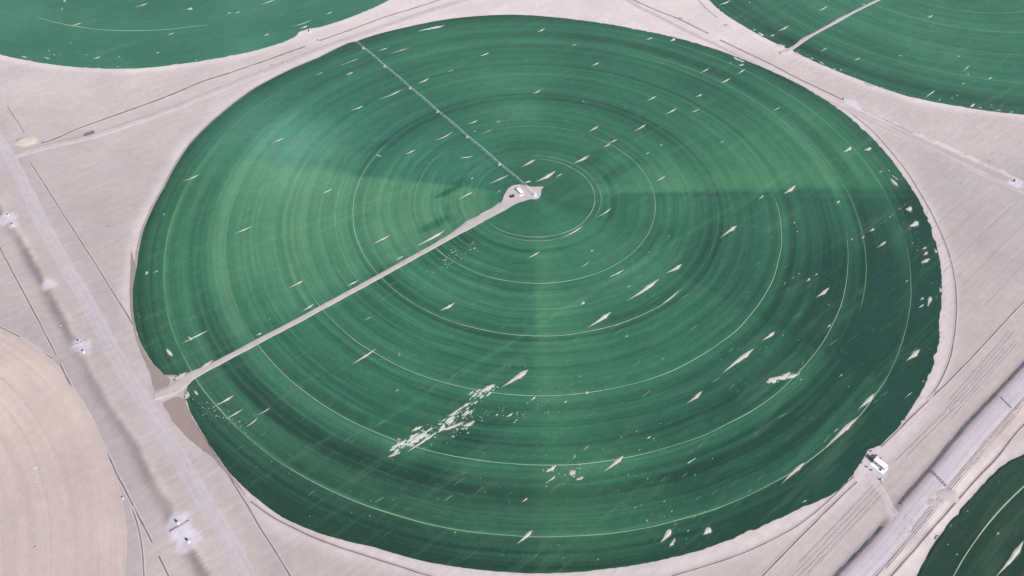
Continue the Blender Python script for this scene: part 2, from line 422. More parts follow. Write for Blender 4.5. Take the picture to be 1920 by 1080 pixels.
for a0, a1, lb in ((0, AL_GAP - 5, 'earth bank in painted shade along the raised road, from the right edge to the spur'), (AL_GAP + 5, 1e9, 'earth bank in painted shade along the raised road, below the spur')):
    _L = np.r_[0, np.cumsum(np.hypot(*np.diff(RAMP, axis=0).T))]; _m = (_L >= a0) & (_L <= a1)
    tag(strip('embankment', None, [(-3.9, -.15), (-3.3, .1), (-1.6, .55), (-.4, .40), (.1, .12), (.6, -.2)], sandy('embankment_shade_soil', (.235, .195, .185), .06, .12, 0, .5), 2.4, .3, .18, ground_pts=RAMP[_m]), lb, kind='structure')  # dark colour carries the shade of the slope turned from the sun
M['rut'] = sandy('rut_soil', (.360, .305, .296), .06, .08, 0, .3)
for ri, (rd, px_, offs) in enumerate((('wide', [(-40, 225), (0, 268), (35, 327), (70, 400), (120, 495), (160, 562), (205, 645), (250, 722), (306, 808), (360, 900), (405, 975), (455, 1065), (500, 1150)], (-3.0, -1.3, 2.2)),
        ('tl', [(20, 296), (60, 283), (168, 257), (250, 231), (330, 202), (430, 162), (520, 127), (600, 94), (700, 58), (800, 24), (900, -10), (1000, -60)], (-1.5, .5, 5.2, 7.0)),
        ('tr', [(1130, -30), (1190, 8), (1260, 44), (1330, 78), (1400, 112), (1470, 147), (1560, 192), (1620, 220), (1700, 258), (1800, 306), (1900, 352), (2000, 400)], (-1.4, .6)),
        ('right', None, (-2.2, 2.1)))):
    roads_ = [o for o in COL.objects if o.name.startswith('road')]; P0 = resample(GP(px_), 6) if px_ else RAMP + normals2(RAMP) * 6.9
    N0 = normals2(P0); L0 = np.arange(len(P0)) * 6.
    for k, of in enumerate(offs):
        wob = 1.1 * (vn(L0 / 45, 0 * L0, 500 + ri * 9 + k // 2) - .5) + .9 * (vn(L0 / 22, 0 * L0, 900 + ri * 9 + k) - .5)
        strip('wheel_rut', None, [(-.32, -.02), (-.2, .05), (.2, .05), (.32, -.02)], M['rut'], 3.5, .25, 1.0, roads_[ri], P0 + N0 * (of + wob)[:, None], lift=.27, seed=800 + ri * 7 + k)
# brown soil along the lower left edge of the circle
def sheet(name, outline_px, mat, z=.06, parent=None, step=4, jit=.5, seed=0, ground=None):
    P = resample(np.vstack([GP(outline_px), GP(outline_px[:1])]) if ground is None else ground, step, smooth=False)[:-1]
    P = P + (np.c_[vn(P[:, 0] / 5, P[:, 1] / 5, seed), vn(P[:, 0] / 5, P[:, 1] / 5, seed + 1)] - .5) * 2 * jit
    z0 = relief(P[:, 0], P[:, 1]) + z
    from mathutils.geometry import delaunay_2d_cdt
    # inner points so that the sheet follows the relief
    x0, y0 = P.min(0); x1, y1 = P.max(0); gx, gy = np.meshgrid(np.arange(x0, x1, 5), np.arange(y0, y1, 5))
    pts = [Vector(p) for p in P] + [Vector((a, b)) for a, b in zip(gx.ravel(), gy.ravel())]
    v, e_, f, *_ = delaunay_2d_cdt(pts, [], [list(range(len(P)))], 1, 1e-4)
    vv = np.array([tuple(a) for a in v]); zz = relief(vv[:, 0], vv[:, 1]) + z
    return mk(name, np.c_[vv, zz], f, mat, parent)
tag(sheet('soil_strip', [(246, 470), (256, 500), (250, 560), (257, 640), (282, 680), (308, 704), (322, 712), (318, 722), (290, 736), (281, 700), (264, 660), (250, 610), (243, 545)], M['brown'], .4),
    'brown damp soil strip hugging the left edge above the access road', kind='structure')
tag(sheet('soil_strip', [(306, 757), (318, 748), (338, 742), (350, 760), (362, 788), (400, 850), (452, 915), (470, 940), (440, 905), (402, 862), (352, 822), (325, 792)], M['brown'], .4, seed=4),
    'brown damp soil triangle below the access road entrance', kind='structure')

# ------------------------------------------------------------------ irrigated fields
def ringtab(seed, R):
    r = np.linspace(0, R + 10, 2400)
    t = np.zeros_like(r)
    for s_, a_ in ((22, .28), (9, .45), (4, .65), (2.0, .65), (1.1, .5)):
        t += a_ * (vn(r / s_, 0 * r, seed + int(s_)) - .5) * 2
    return lambda q: np.interp(q, r, t)
DARKG = np.array((.0070, .040, .0240)); MIDG = np.array((.0275, .120, .064)); LITE = np.array((.088, .222, .118)); PALE = np.array((.150, .215, .120))
TRACKS = [60.62, 120.93, 181.58, 241.82, 302.47, 356.57]
def field_colour(kind, r, az, x, y, R, seed):
    rt = ringtab(seed, R); rt2 = ringtab(seed + 5, R)
    ca, sa = np.cos(np.radians(az)), np.sin(np.radians(az))
    amp = .35 + .9 * fbm(ca * 2 + 7, sa * 2 + r / 160, seed + 9, 3)
    mixn = sst(.35, .65, fbm(ca * 1.5, sa * 1.5 + r / 300, seed + 3, 2))
    rw = r + 1.6 * (fbm(ca * 5 + 3, sa * 5, seed + 51, 3) - .5) * 2
    ring = (rt(rw) * mixn + rt2(rw) * (1 - mixn)) * amp
    ring = ring * (.45 + 1.1 * fbm(az / 7, r / 3, seed + 31, 3)) + .55 * (fbm(az * r / 57.3 / 5, r / 1.6, seed + 37, 3) - .5)
    tone = .33 + .10 * (fbm(x / 150, y / 150, seed + 2, 3) - .5) * 2
    yel = np.zeros_like(r)
    if kind == 'main':
        # crop stands yellower in the western wedge between the arm sector and the track
        w1 = sst(171.3, 169.8, np.abs(az)) * 0 + ((az > 171) | (az < -146)).astype(float)
        az2 = np.where(az < 0, az + 360, az)
        w1 = sst(168.6 + 6 * (fbm(r / 60, 0 * r, 5, 2) - .5), 172.4, az2) * sst(219, 212, az2) * (1 - .25 * sst(195, 214, az2))
        tone += w1 * (.27 * sst(372, 280, r) * sst(20, 70, r)) * (.8 + .4 * fbm(r / 30, az2 / 6, 91, 3)); yel += w1 * .34
        yel -= .5 * gau(az2, 150, 14); tone += .22 * gau(az2, 160, 7) * sst(150, 260, r) * sst(390, 350, r)
        sheen = gau(np.hypot(x + 262, y - 80), 0, 34); tone += .36 * sheen; yel -= .7 * sheen  # bright sheen on the crop, painted into its tone
        tone += .22 * gau(np.hypot(x + 270, y - 22), 0, 34)
        # brighter sector right of the hub, cut off along a straight radius
        w2 = sst(1.2, 4.8, az2) * np.clip(1 - (az2 - 4) / 34, 0, 1) * (az2 < 60)
        tone += w2 * .20 * sst(40, 75, r) * (1 - .55 * sst(240, 370, r)); yel += w2 * .55 * sst(60, 140, r)
        # narrow yellow-green spoke towards the camera
        sp = sst(267.2, 271.2, az2) * np.clip(1 - (az2 - 271) / 18, 0, 1) * (.6 + .8 * fbm(r / 25, az2 / 5, 71, 3))
        tone += sp * .17 * (1 - .5 * sst(200, 340, r)) * sst(40, 90, r); yel += sp * .4
        tone += .10 * sst(272, 300, az2) * sst(340, 320, az2) * sst(200, 60, r)
        tone -= .12 * gau(r, 25, 22); tone -= .05 * gau(az2, 1.2, 1.2) * sst(90, 140, r)
        tone += .12 * sst(120, 100, az2) * sst(80, 95, az2) * sst(300, 200, r) * sst(90, 140, r)
        # lower right is darker
        low = sst(-20, -330, y + .25 * x * 0) ; tone -= .10 * low
        tone -= .18 * sst(150, 345, r) * (gau(az2, 322, 26) + .45 * gau(az2, 345, 20))
        tone -= .16 * sst(345, 380, r)
        for (a_, b_, wd_, am_) in (((480, 461), (790, 343), 1.6, .12), ((587, 441), (727, 376), 1.4, .10), ((700, 802), (1480, 322), 1.8, .13), ((330, 560), (600, 480), 1.8, .07), ((1548, 838), (1738, 636), 1.8, .10), ((1500, 850), (1640, 700), 1.6, .12), ((1470, 880), (1600, 760), 1.4, .10), ((1330, 300), (1480, 215), 1.5, .10), ((1380, 395), (1450, 345), 1.4, .12), ((560, 900), (700, 790), 2.0, .08), ((1440, 660), (1520, 560), 1.6, .09), ((700, 190), (900, 100), 2.0, .06), ((480, 250), (660, 170), 2.0, .08)):
            Pl = GP([a_, b_]); sd1, al1 = sdist(Pl, x, y)
            tone += am_ * gau(sd1, 0, wd_) * (.4 + .9 * fbm(al1 / 18, 0 * al1, int(a_[0]), 3))
        for (px_, py_, lx, ly, am_) in ((836, 362, 13, 3.0, -.30), (815, 421, 15, 4.5, -.26), (850, 352, 22, 6, -.10), (700, 275, 16, 7, -.12), (1165, 318, 26, 6, -.12), (1105, 300, 20, 8, -.08), (870, 830, 40, 14, -.10), (840, 470, 26, 12, -.14)):
            q = G(px_, py_); u = (x - q[0]) * math.cos(WIND) + (y - q[1]) * math.sin(WIND); v = -(x - q[0]) * math.sin(WIND) + (y - q[1]) * math.cos(WIND)
            tone += am_ * sst(1.5, .8, np.hypot(u / lx, v / ly))
        # traffic and application bands
        wl = .35 + .65 * ((az2 > 150) & (az2 < 250))
        for c_, s_, a_ in ((306.5, 3.0, .26), (231, 2.6, .15), (246, 1.6, .08), (261, 1.5, .09), (198.4, 1.5, .09), (146.3, 2.0, .12), (135, 1.0, .08), (156.3, 1.6, .10), (145, 1.0, .08), (188, 1.2, .06), (74, 1.4, .12), (67, 1.0, .10), (219.8, 1.2, .06), (313, 1.5, .05), (363, 2, .04)):
            v = vn(az2 / 14, 0 * az2, int(c_)) ; tone += a_ * gau(r, c_, s_) * (.45 + .8 * v) * wl ** (c_ > 300 and 0 or .5)
        for c_, s_, a_ in ((176, 3.2, -.19), (167, 2.6, -.05), (186, 1.6, -.16), (235, 2.5, -.08), (252, 2.4, -.07), (80, 2.0, -.10), (297, 2.5, -.06), (285, 3, -.08), (130, 1.4, -.07), (326, 3, -.04)):
            tone += a_ * gau(r, c_, s_) * (.55 + .8 * vn(az2 / 20, 0 * az2 + 3, int(c_)))
        lr = np.random.default_rng(12)
        for c_ in lr.uniform(75, 372, 70):
            c_ = float(c_); ph = lr.uniform(0, 60); am = lr.uniform(.05, .17)
            m_ = np.abs(r - c_) < 3
            pt = sst(.42, .72, vn(az2[m_] / 16 + ph, 0 * az2[m_], int(c_ * 7)))
            tone[m_] += am * gau(rw[m_], c_, .5) * pt * (.5 + .6 * sst(345, 200, az2[m_]) * sst(120, 170, az2[m_]))
        ring = ring * (.62 + .45 * (sst(160, 175, az2) * sst(310, 280, az2))) * sst(20, 95, r)
        grey = sst(285, 330, r) * sst(200, 222, az2) * sst(300, 262, az2); tone -= .05 * grey
        tone -= .09 * sst(20, 45, az2) * sst(95, 70, az2) * sst(120, 300, r); tone -= .07 * sst(350, 338, az2 * (az2 > 180) + 0 * r) * sst(300, 330, az2)
        tone -= .06 * ((az2 > 320) | (az2 < 2)) * sst(60, 160, r)
    elif kind == 'TL': tone += .04 + .10 * fbm(x / 90, y / 90, 8, 3); ring = ring * .25; yel -= .35
    elif kind == 'TR': tone += .06 - .24 * sst(300, 395, r); ring = ring * .8
    elif kind == 'BR': tone -= .24 ; ring = ring * .45
    t = np.clip(tone + .15 * ring, 0, 1.15)[..., None]
    c = np.where(t < .4, DARKG + (MIDG - DARKG) * (t / .4), MIDG + (LITE - MIDG) * ((t - .4) / .6))
    c = c * (1 - .18 * np.clip(yel, -.9, 1)[..., None] * np.array([-1.0, -.25, .9]))
    if kind == 'BR': c = c * np.array((1.15, .66, .66))
    if kind == 'main': c = c * (1 + grey[..., None] * np.array((.12, -.10, -.08)))
    return c
HC = .55
def field(name, kind, c, bnd, label, R, seed, nr, na, lim=None):
    root = empty(name, (0, 0, 0), 0, label, 'crop field', 'centre pivot fields')
    if lim: az = np.linspace(lim[0], lim[1], na)
    else: az = np.linspace(-180, 180, na, endpoint=False)
    Rb = bnd((az + 180) % 360 - 180)
    side = sst(-100, -60, az) * sst(110, 70, az) if kind == 'main' else .8
    rag = (fbm(az * R / 57.3 / 3.0, 0 * az, seed, 4) - .5) * (.5 + 1.1 * side) - 1.4 * side * sst(.80, .92, vn(az * R / 57.3 / 5, 0 * az, seed + 8))
    Rb = Rb + rag
    rho = np.r_[np.linspace(0.5, R * .90, int(nr * .88)), np.linspace(R * .90, R, nr - int(nr * .88) + 1)[1:]]
    A, Q = np.meshgrid(az, rho)
    rr_ = np.where(Q < R * .9, Q, R * .9 + (Q - R * .9) / (R * .1) * (Rb[None, :] - R * .9))
    ca, sa = np.cos(np.radians(A)), np.sin(np.radians(A))
    x = rr_ * ca; y = rr_ * sa
    z = HC + .10 * (fbm((x + c[0]) / 3, (y + c[1]) / 3, seed + 1, 2) - .5)
    col = field_colour(kind, rr_, (A + 180) % 360 - 180, x, y, R, seed)
    # skirt
    x = np.vstack([x, (Rb + .35) * ca[-1]]); y = np.vstack([y, (Rb + .35) * sa[-1]]); z = np.vstack([z, np.full((1, len(az)), -.3)])
    col = np.concatenate([col, np.ones((1, len(az), 3)) * np.array((.06, .075, .05))], 0)
    n1, n2 = x.shape; ii = np.arange(n1 * n2).reshape(n1, n2)
    if lim is None: i2 = np.concatenate([ii, ii[:, :1]], 1)
    else: i2 = ii
    F = np.stack([i2[:-1, :-1], i2[1:, :-1], i2[1:, 1:], i2[:-1, 1:]], -1).reshape(-1, 4)
    mk('crop', np.stack([x + c[0], y + c[1], z], -1).reshape(-1, 3), np.ascontiguousarray(F), M['crop'], root, smooth=True, cols=col.reshape(-1, 3))
    return root
f_main = field('wheat_field', 'main', (0, 0), main_b, 'largest round green wheat field with concentric wheel rings, filling the centre', 382, 100, 640, 840)
f_tl = field('wheat_field', 'TL', CEN['TL'], tl_b, 'round green field cut off by the upper left corner of the view', 377.4, 200, 150, 720)
f_tr = field('wheat_field', 'TR', CEN['TR'], tr_b, 'round green field at the upper right with a pale track running into it', 402, 300, 220, 720)
f_br = field('wheat_field', 'BR', CEN['BR'], br_b, 'dark green field of which only a sliver shows at the lower right corner', 430, 400, 170, 720)

# dry, unplanted circle
def dry_field():
    root = empty('dry_field', (0, 0, 0), 0, 'bare tan unplanted circle with faint plough arcs in the lower left corner', 'field')
    c = CEN['BL']; az = np.linspace(-60, 120, 420); rho = np.r_[np.linspace(60, 230, 60), np.linspace(230.8, 351, 150)]
    A, Q = np.meshgrid(az, rho); Rb = bl_b(az); r = Q * (Rb / 351)[None]
    ca, sa = np.cos(np.radians(A)), np.sin(np.radians(A)); x = r * ca; y = r * sa
    rt = ringtab(555, 360)
    t = rt(r) * (.4 + .9 * fbm(A / 8, r / 40, 77, 3)); b = fbm(x / 45, y / 45, 78, 4)
    col = np.array((.455, .362, .305)) * (1 + .05 * t + .16 * (b - .5))[..., None]
    col = col * (1 + .10 * (vn(r / 1.6, A / 9, 97) - .5) * sst(.4, .6, fbm(A / 20, r / 40, 98, 2)))[..., None]
    col = col * (1 - sst(.45, .7, fbm(x / 60, y / 60, 81, 3))[..., None] * .10 * np.array([1, .8, .7]))
    z = relief((x + c[0]).ravel(), (y + c[1]).ravel()).reshape(x.shape) + .14 + .10 * np.clip(t, -1, 1)
    z[-1] = -.1; n1, n2 = x.shape; ii = np.arange(n1 * n2).reshape(n1, n2)
    F = np.stack([ii[:-1, :-1], ii[1:, :-1], ii[1:, 1:], ii[:-1, 1:]], -1).reshape(-1, 4)
    mk('bare_soil', np.stack([x + c[0], y + c[1], z], -1).reshape(-1, 3), np.ascontiguousarray(F), sandy('tilled_sand', SAND, .04, .05, 0, .7, attr=True), root, True, cols=col.reshape(-1, 3))
    for r0, a0, a1 in ((318, 20, 62), (306, 8, 50), (297, -8, 40), (285, -5, 35), (274, -12, 22), (262, 0, 30), (327, -5, 20)):
        a = np.radians(np.linspace(a0, a1, 40)); P = np.c_[c[0] + r0 * np.cos(a), c[1] + r0 * np.sin(a)]
        strip('plough_furrow', None, [(-.45, -.05), (-.15, .2), (.15, .2), (.45, -.05)], M['bank'], 5, .4, .5, root, P, lift=.16, seed=int(r0), taper=True)
dry_field()

# wheel tracks: low ridges of exposed sand thrown up along each tower's path
TRK = N('track_sand', .95, .1).col((.27, .33, .23))
TRK2 = N('track_sand_green', .95, .1).col((.13, .22, .12))
def track(parent, c, r, az0, az1, w_, mat, seed, gapf=0.):
    n = int(abs(az1 - az0) * r / 57.3 / 3); a = np.linspace(az0, az1, n)
    rr_ = r + (vn(a * r / 57.3 / 25, 0 * a, seed) - .5) * .8
    ww = w_ * (.25 + 1.3 * fbm(a / 7 + 3, 0 * a, seed + 1, 4))
    ww = ww * np.clip(np.minimum(np.arange(n), np.arange(n)[::-1]) / 8., .05, 1)
    V = []
    for k, (o_, z_) in enumerate(((-.5, -.06), (-.2, .12), (.2, .12), (.5, -.06))):
        q = rr_ + o_ * ww; V.append(np.c_[c[0] + q * np.cos(np.radians(a)), c[1] + q * np.sin(np.radians(a)), np.full(n, HC + z_)])
    V = np.stack(V, 1).reshape(-1, 3); ii = np.arange(n * 4).reshape(n, 4)
    F = np.stack([ii[:-1, :-1], ii[1:, :-1], ii[1:, 1:], ii[:-1, 1:]], -1).reshape(-1, 4)[:, ::-1]
    mk('wheel_track', V, np.ascontiguousarray(F), mat, parent)
for i, r in enumerate(TRACKS):
    if i == 0: track(f_main, (0, 0), r, 215, 447, .62, TRK, 1); track(f_main, (0, 0), r, 90, 215, .45, TRK2, 1)
    elif i == 1: track(f_main, (0, 0), r, 207, 417, .6, TRK, 2); track(f_main, (0, 0), r, 140, 207, .6, TRK2, 2); track(f_main, (0, 0), r, 57, 110, .5, TRK2, 9)
    elif i == 2: track(f_main, (0, 0), r, 152, 320, .62, TRK, 3); track(f_main, (0, 0), r, 320, 395, .3, TRK2, 10)
    elif i == 3: track(f_main, (0, 0), r, 212, 362, .6, TRK, 4); track(f_main, (0, 0), r, 188, 212, .4, TRK2, 4)
    elif i == 4: track(f_main, (0, 0), r, 214, 352, .6, TRK, 5); track(f_main, (0, 0), r, 165, 214, .5, TRK2, 55); track(f_main, (0, 0), r, 40, 70, .6, TRK2, 5)
    elif i == 5: track(f_main, (0, 0), r, 214, 350, .5, TRK, 6); track(f_main, (0, 0), r, 172, 214, .5, TRK2, 66); track(f_main, (0, 0), r, 0, 58, .6, TRK2, 11)
track(f_main, (0, 0), 313.0, 20, 62, .9, TRK2, 61)
track(f_main, (0, 0), 318.0, -30, 24, .6, TRK2, 62)
track(f_main, (0, 0), 66.5, -40, 95, .9, TRK2, 63)
track(f_main, (0, 0), 65.5, 232, 300, 1.0, TRK2, 64)
track(f_tl, CEN['TL'], 287, -120, -70, 1.2, TRK, 21)
track(f_tr, CEN['TR'], 203, -160, -60, 1.0, TRK2, 22); track(f_tr, CEN['TR'], 150, -160, -60, 1.2, TRK2, 23)
track(f_tr, CEN['TR'], 262, -160, -70, .6, TRK2, 24); track(f_tr, CEN['TR'], 330, -160, -70, .6, TRK2, 25)
track(f_br, CEN['BR'], 412.5, 95, 140, .8, TRK, 26)

a_ = np.linspace(124, 222, 220); rr_ = main_b((a_ + 180) % 360 - 180)
tag(strip('soil_strip', None, [(-1.1, -.02), (-.5, .28), (.5, .28), (1.1, -.02)], sandy('rim_soil', (.27, .225, .20), .08, .1, 0, .3), 4, .15, .5,
    ground_pts=np.c_[(rr_ + 1.5) * np.cos(np.radians(a_)), (rr_ + 1.5) * np.sin(np.radians(a_))], lift=.04), 'thin brown rim of soil around the upper left edge of the big circle', kind='structure')
# ------------------------------------------------------------------ bare patches in the crop
def spindle(parent, x1, y1, x2, y2, w_, kind='s', mat=None):
    """w_ is the full width in photograph pixels; the outline is laid on the ground"""
    d = np.array([x2 - x1, y2 - y1], float); L = np.hypot(*d); d /= L; nn = np.array([-d[1], d[0]])
    n = 7 if L < 12 else 12
    t = np.linspace(0, 1, n + 1)
    if kind == 's':
        pk = random.uniform(.55, .78); prof = np.where(t < pk, (t / pk) ** 1.25, ((1 - t) / (1 - pk)) ** .95)
    elif kind == 'b': prof = np.clip(t * 1.5, 0, 1) * np.clip((1 - t) * 7, 0, 1) * 1.15
    else: prof = np.sin(np.pi * t) ** .8
    jt = .26 if kind != 'j' else .6
    bow = random.uniform(-.02, .05) * L
    up, dn, mid = [], [], []
    for i, tt in enumerate(t):
        c = np.array([x1, y1]) + d * L * tt + nn * bow * math.sin(math.pi * tt)
        h = w_ * (.40 if y1 < 520 else .46) * prof[i]
        a = h * (1 + random.uniform(-jt, jt)) * .85; b = h * (1 + random.uniform(-jt, jt)) * 1.1
        up.append(G(*(c - nn * a))); dn.append(G(*(c + nn * b))); mid.append(G(*(c + nn * (b - a) * .3)))
    V = []; nn_ = n + 1; hm = min(.4, .08 * w_)
    for k, row in enumerate((up, mid, dn)):
        for i, p in enumerate(row): V.append((p[0], p[1], HC + (.07 if k != 1 else .09 + hm * prof[i])))
    F = []
    for k in range(2):
        for i in range(n): F.append((k * nn_ + i, (k + 1) * nn_ + i, (k + 1) * nn_ + i + 1, k * nn_ + i + 1))
    o = mk('bare_patch', V, F, mat or M['patch'], parent)
    if w_ >= 3.4 and y1 > 230:                       # fringe of thin, yellowing crop, mostly on the lee side
        n0 = len(V); nf = len(F); V2 = list(V); F2 = list(F)
        fr = []
        for i, tt in enumerate(t):
            c = np.array([x1, y1]) - d * 1.5 + d * (L + 3) * tt + nn * bow * math.sin(math.pi * tt); h = w_ * .5 * prof[i] + .5
            fr.append((G(*(c - nn * h * .95)), G(*(c + nn * (h * 1.35 + .8 * random.random())))))
        for a_, b_ in fr: V2 += [(a_[0], a_[1], HC + .045), (b_[0], b_[1], HC + .045)]
        for i in range(n): q = n0 + 2 * i; F2.append((q, q + 1, q + 3, q + 2))
        me = o.data; me.clear_geometry(); me.from_pydata(V2, [], [list(map(int, f)) for f in F2]); me.materials.append(M['thin_crop'])
        for p in me.polygons[nf:]: p.material_index = 1
        me.update()
    return o
PM = """784 59 835 48 4 j|706 98 728 90 2|729 103 768 91 1.6|633 126 675 110 1.3|589 143 606 136 1.6|650 141 662 136 3 j|709 187 755 168 2.4|782 157 805 147 3.4|655 209 681 199 3|897 107 918 99 3|876 234 896 226 2.6|813 265 850 247 2.4|509 270 534 259 2.4|900 253 925 243 1.2|837 136 851 131 1.3|930 230 938 227 2.4|887 248 892 246 2|1007 61 1022 54 3.4|1210 76 1224 71 3|1256 78 1266 73 5 b|1374 108 1397 117 4 j|1108 125 1123 118 3|1312 138 1329 129 2.8|1381 141 1398 130 2.8|1385 123 1395 121 3 j|1367 118 1372 119 2|1350 157 1370 147 3.6|997 177 1015 169 3|1211 190 1231 180 3|1304 183 1317 177 3|1245 215 1269 203 3.4|1103 248 1122 237 3.6|1189 246 1210 234 3.6|1138 270 1158 262 2.8|1296 211 1312 205 1.6 j|1348 270 1357 265 2|1448 210 1463 201 2.2|1072 86 1080 84 2|1091 190 1096 191 2|340 341 375 327 2.4|305 406 309 400 2|440 439 473 425 3|273 516 277 510 4 b|286 513 298 507 1.6|758 290 779 281 2.8|603 364 624 354 2.4|914 347 956 328 2.6|857 377 886 361 3|882 337 888 333 2.4|930 363 940 357 1.4|698 459 733 441 4.4|778 464 835 432 6|739 490 757 481 2.6|541 541 569 527 4|650 538 673 526 3|705 291 715 294 2 j|862 297 888 293 1.6 j|978 314 1003 300 4.6|1003 342 1042 321 7|1041 334 1054 326 2.2|984 343 996 340 3.2 j|1073 308 1105 292 5|1130 277 1144 270 3.4|1211 291 1217 286 2.4|1236 275 1242 271 2|1229 341 1248 330 3.2|1117 409 1146 391 3|1051 448 1092 425 3.4|987 486 1012 472 3.2|1107 471 1113 471 2.2 e|1087 502 1107 490 1.4|1351 446 1381 424 6.6|1248 513 1278 496 7.4|1176 564 1236 523 7.4|1421 375 1432 367 3|1581 286 1596 277 5.4 b|1620 282 1633 278 5 b|1647 325 1655 321 2|1670 336 1683 349 6 j|1671 328 1686 339 2 j|1665 318 1669 323 2|1469 364 1492 348 8|1568 382 1574 377 4|1698 393 1709 391 9 b|1705 425 1721 417 9 b|1630 435 1639 429 4|1614 449 1621 443 3|1594 451 1599 448 2|1645 465 1661 453 4.4|1729 468 1736 464 4|1731 480 1738 473 6|1727 493 1742 486 6 j|1512 528 1518 523 4|1526 519 1533 513 2|1487 420 1491 417 3|1493 436 1496 434 2|339 646 391 620 3|353 632 361 637 4 b|313 655 324 668 6 e|403 763 439 742 4|420 789 456 768 3.2|365 733 372 741 4 e|459 803 485 783 2.8|825 583 853 568 5|660 684 705 655 4.4|565 586 590 570 3.2|480 630 491 625 3|480 780 507 765 2|682 602 697 595 1.2|740 736 748 730 2|940 727 990 694 11|1100 616 1145 586 7.4|1089 572 1096 567 4 b|1241 571 1275 543 1.8 e|1355 700 1413 655 9|1287 757 1316 734 7|1428 640 1452 623 6|1097 738 1103 736 4 b|994 752 1004 744 3.4|1057 757 1063 752 3.2|1171 633 1178 630 2|1530 558 1554 540 6|1725 563 1731 559 4|1739 575 1744 557 6 b|1720 579 1732 571 3|1550 615 1557 609 3|1699 677 1724 656 9|1546 841 1608 783 9|1609 768 1640 738 8.5|1572 708 1580 702 2|1728 717 1732 714 2|1695 748 1710 736 1.5|1132 885 1169 855 8.4|1024 886 1043 873 7 j|1067 890 1079 883 9 j|1020 908 1042 892 3.2|1080 900 1095 895 5 j|1072 862 1080 855 2|1092 845 1105 835 1.5|970 1020 998 995 8.4|1238 1018 1257 993 9 b|1318 1003 1331 990 10 b|1255 1025 1265 1010 5 j|1212 824 1220 819 3|1288 870 1305 859 2.4 j|978 943 990 934 3.2|1466 907 1508 868 8.4|1502 943 1512 938 3|1142 520 1172 505 2 j|1696 530 1702 526 2|1175 540 1182 536 2|1562 812 1571 804 2|734 840 762 825 7 j|768 832 797 812 9 j|765 847 821 810 4 j|728 857 750 847 4 j|830 807 870 792 6 j|842 781 885 754 4 j|900 736 927 722 7 j|870 800 890 790 7 j|772 809 792 800 5 j|950 782 962 775 3 j|1436 717 1462 708 9 j|1455 712 1482 700 9 j|1474 709 1496 703 6 j|1760 640 1764 630 3 b|1737 402 1742 398 3 b|1752 468 1756 474 4 b|1762 540 1764 548 4 b"""
PTL = """252 15 277 7 2.6|350 18 361 16 4 b|131 50 155 43 2.4|313 67 328 62 1.8|173 112 189 107 2.4|292 101 299 99 2.2|439 26 451 22 1.8|425 26 434 24 2|118 3 124 2 3.4 b|114 21 118 15 1.6|132 82 135 80 2|90 96 94 95 2|487 10 516 0 2.2|610 28 623 23 2.4|546 50 586 37 1.7|562 54 577 49 4|493 68 505 64 2.4|100 104 104 103 2|112 103 115 102 2|160 104 163 103 1.6|222 108 226 106 2|219 126 223 125 2|325 122 334 121 2.4 j|366 114 370 112 2|83 108 95 111 2 j|40 106 52 109 2 j"""
PTR = """1347 10 1370 1 3.4|1411 57 1417 56 3|1422 62 1432 67 5 j|1533 21 1552 12 3|1458 59 1480 48 3.4|1442 69 1452 66 3|1456 84 1473 87 3 j|1537 98 1551 90 1.8|1600 115 1613 109 3|1738 35 1749 29 3|1803 136 1818 123 2.4|1733 185 1753 170 3|1758 190 1764 186 1.8|1621 155 1640 162 3 j|1648 165 1655 165 2.4|1818 201 1828 195 4 j|1852 149 1860 146 2.4 j|1802 159 1809 156 2.4|1812 139 1817 140 2.4|1489 98 1500 103 3 j|1518 109 1526 111 2.6|1536 116 1546 122 2.4 j|1560 129 1567 131 2.6|1573 134 1579 130 2|1833 201 1842 203 2|1864 207 1878 208 2|1890 211 1899 210 2.2|1792 181 1796 179 2|1783 185 1786 184 2|1404 6 1407 4 2|1614 10 1622 8 2|1684 104 1691 106 2|1794 108 1800 105 2"""
PBR = """1865 1083 1918 1015 11|1868 1003 1872 999 4|1753 1010 1758 1005 4|1812 960 1815 957 2|1780 988 1783 985 2"""
def patches(txt, root):
    for ln in txt.split('|'):
        q = ln.split(); v = list(map(float, q[:5])); kd = q[5] if len(q) > 5 else 's'
        spindle(root, *v, kind=kd, mat=M['patch_warm'] if v[1] > 640 and random.random() < .3 else M['patch'])
patches(PM, f_main); patches(PTL, f_tl); patches(PTR, f_tr); patches(PBR, f_br)

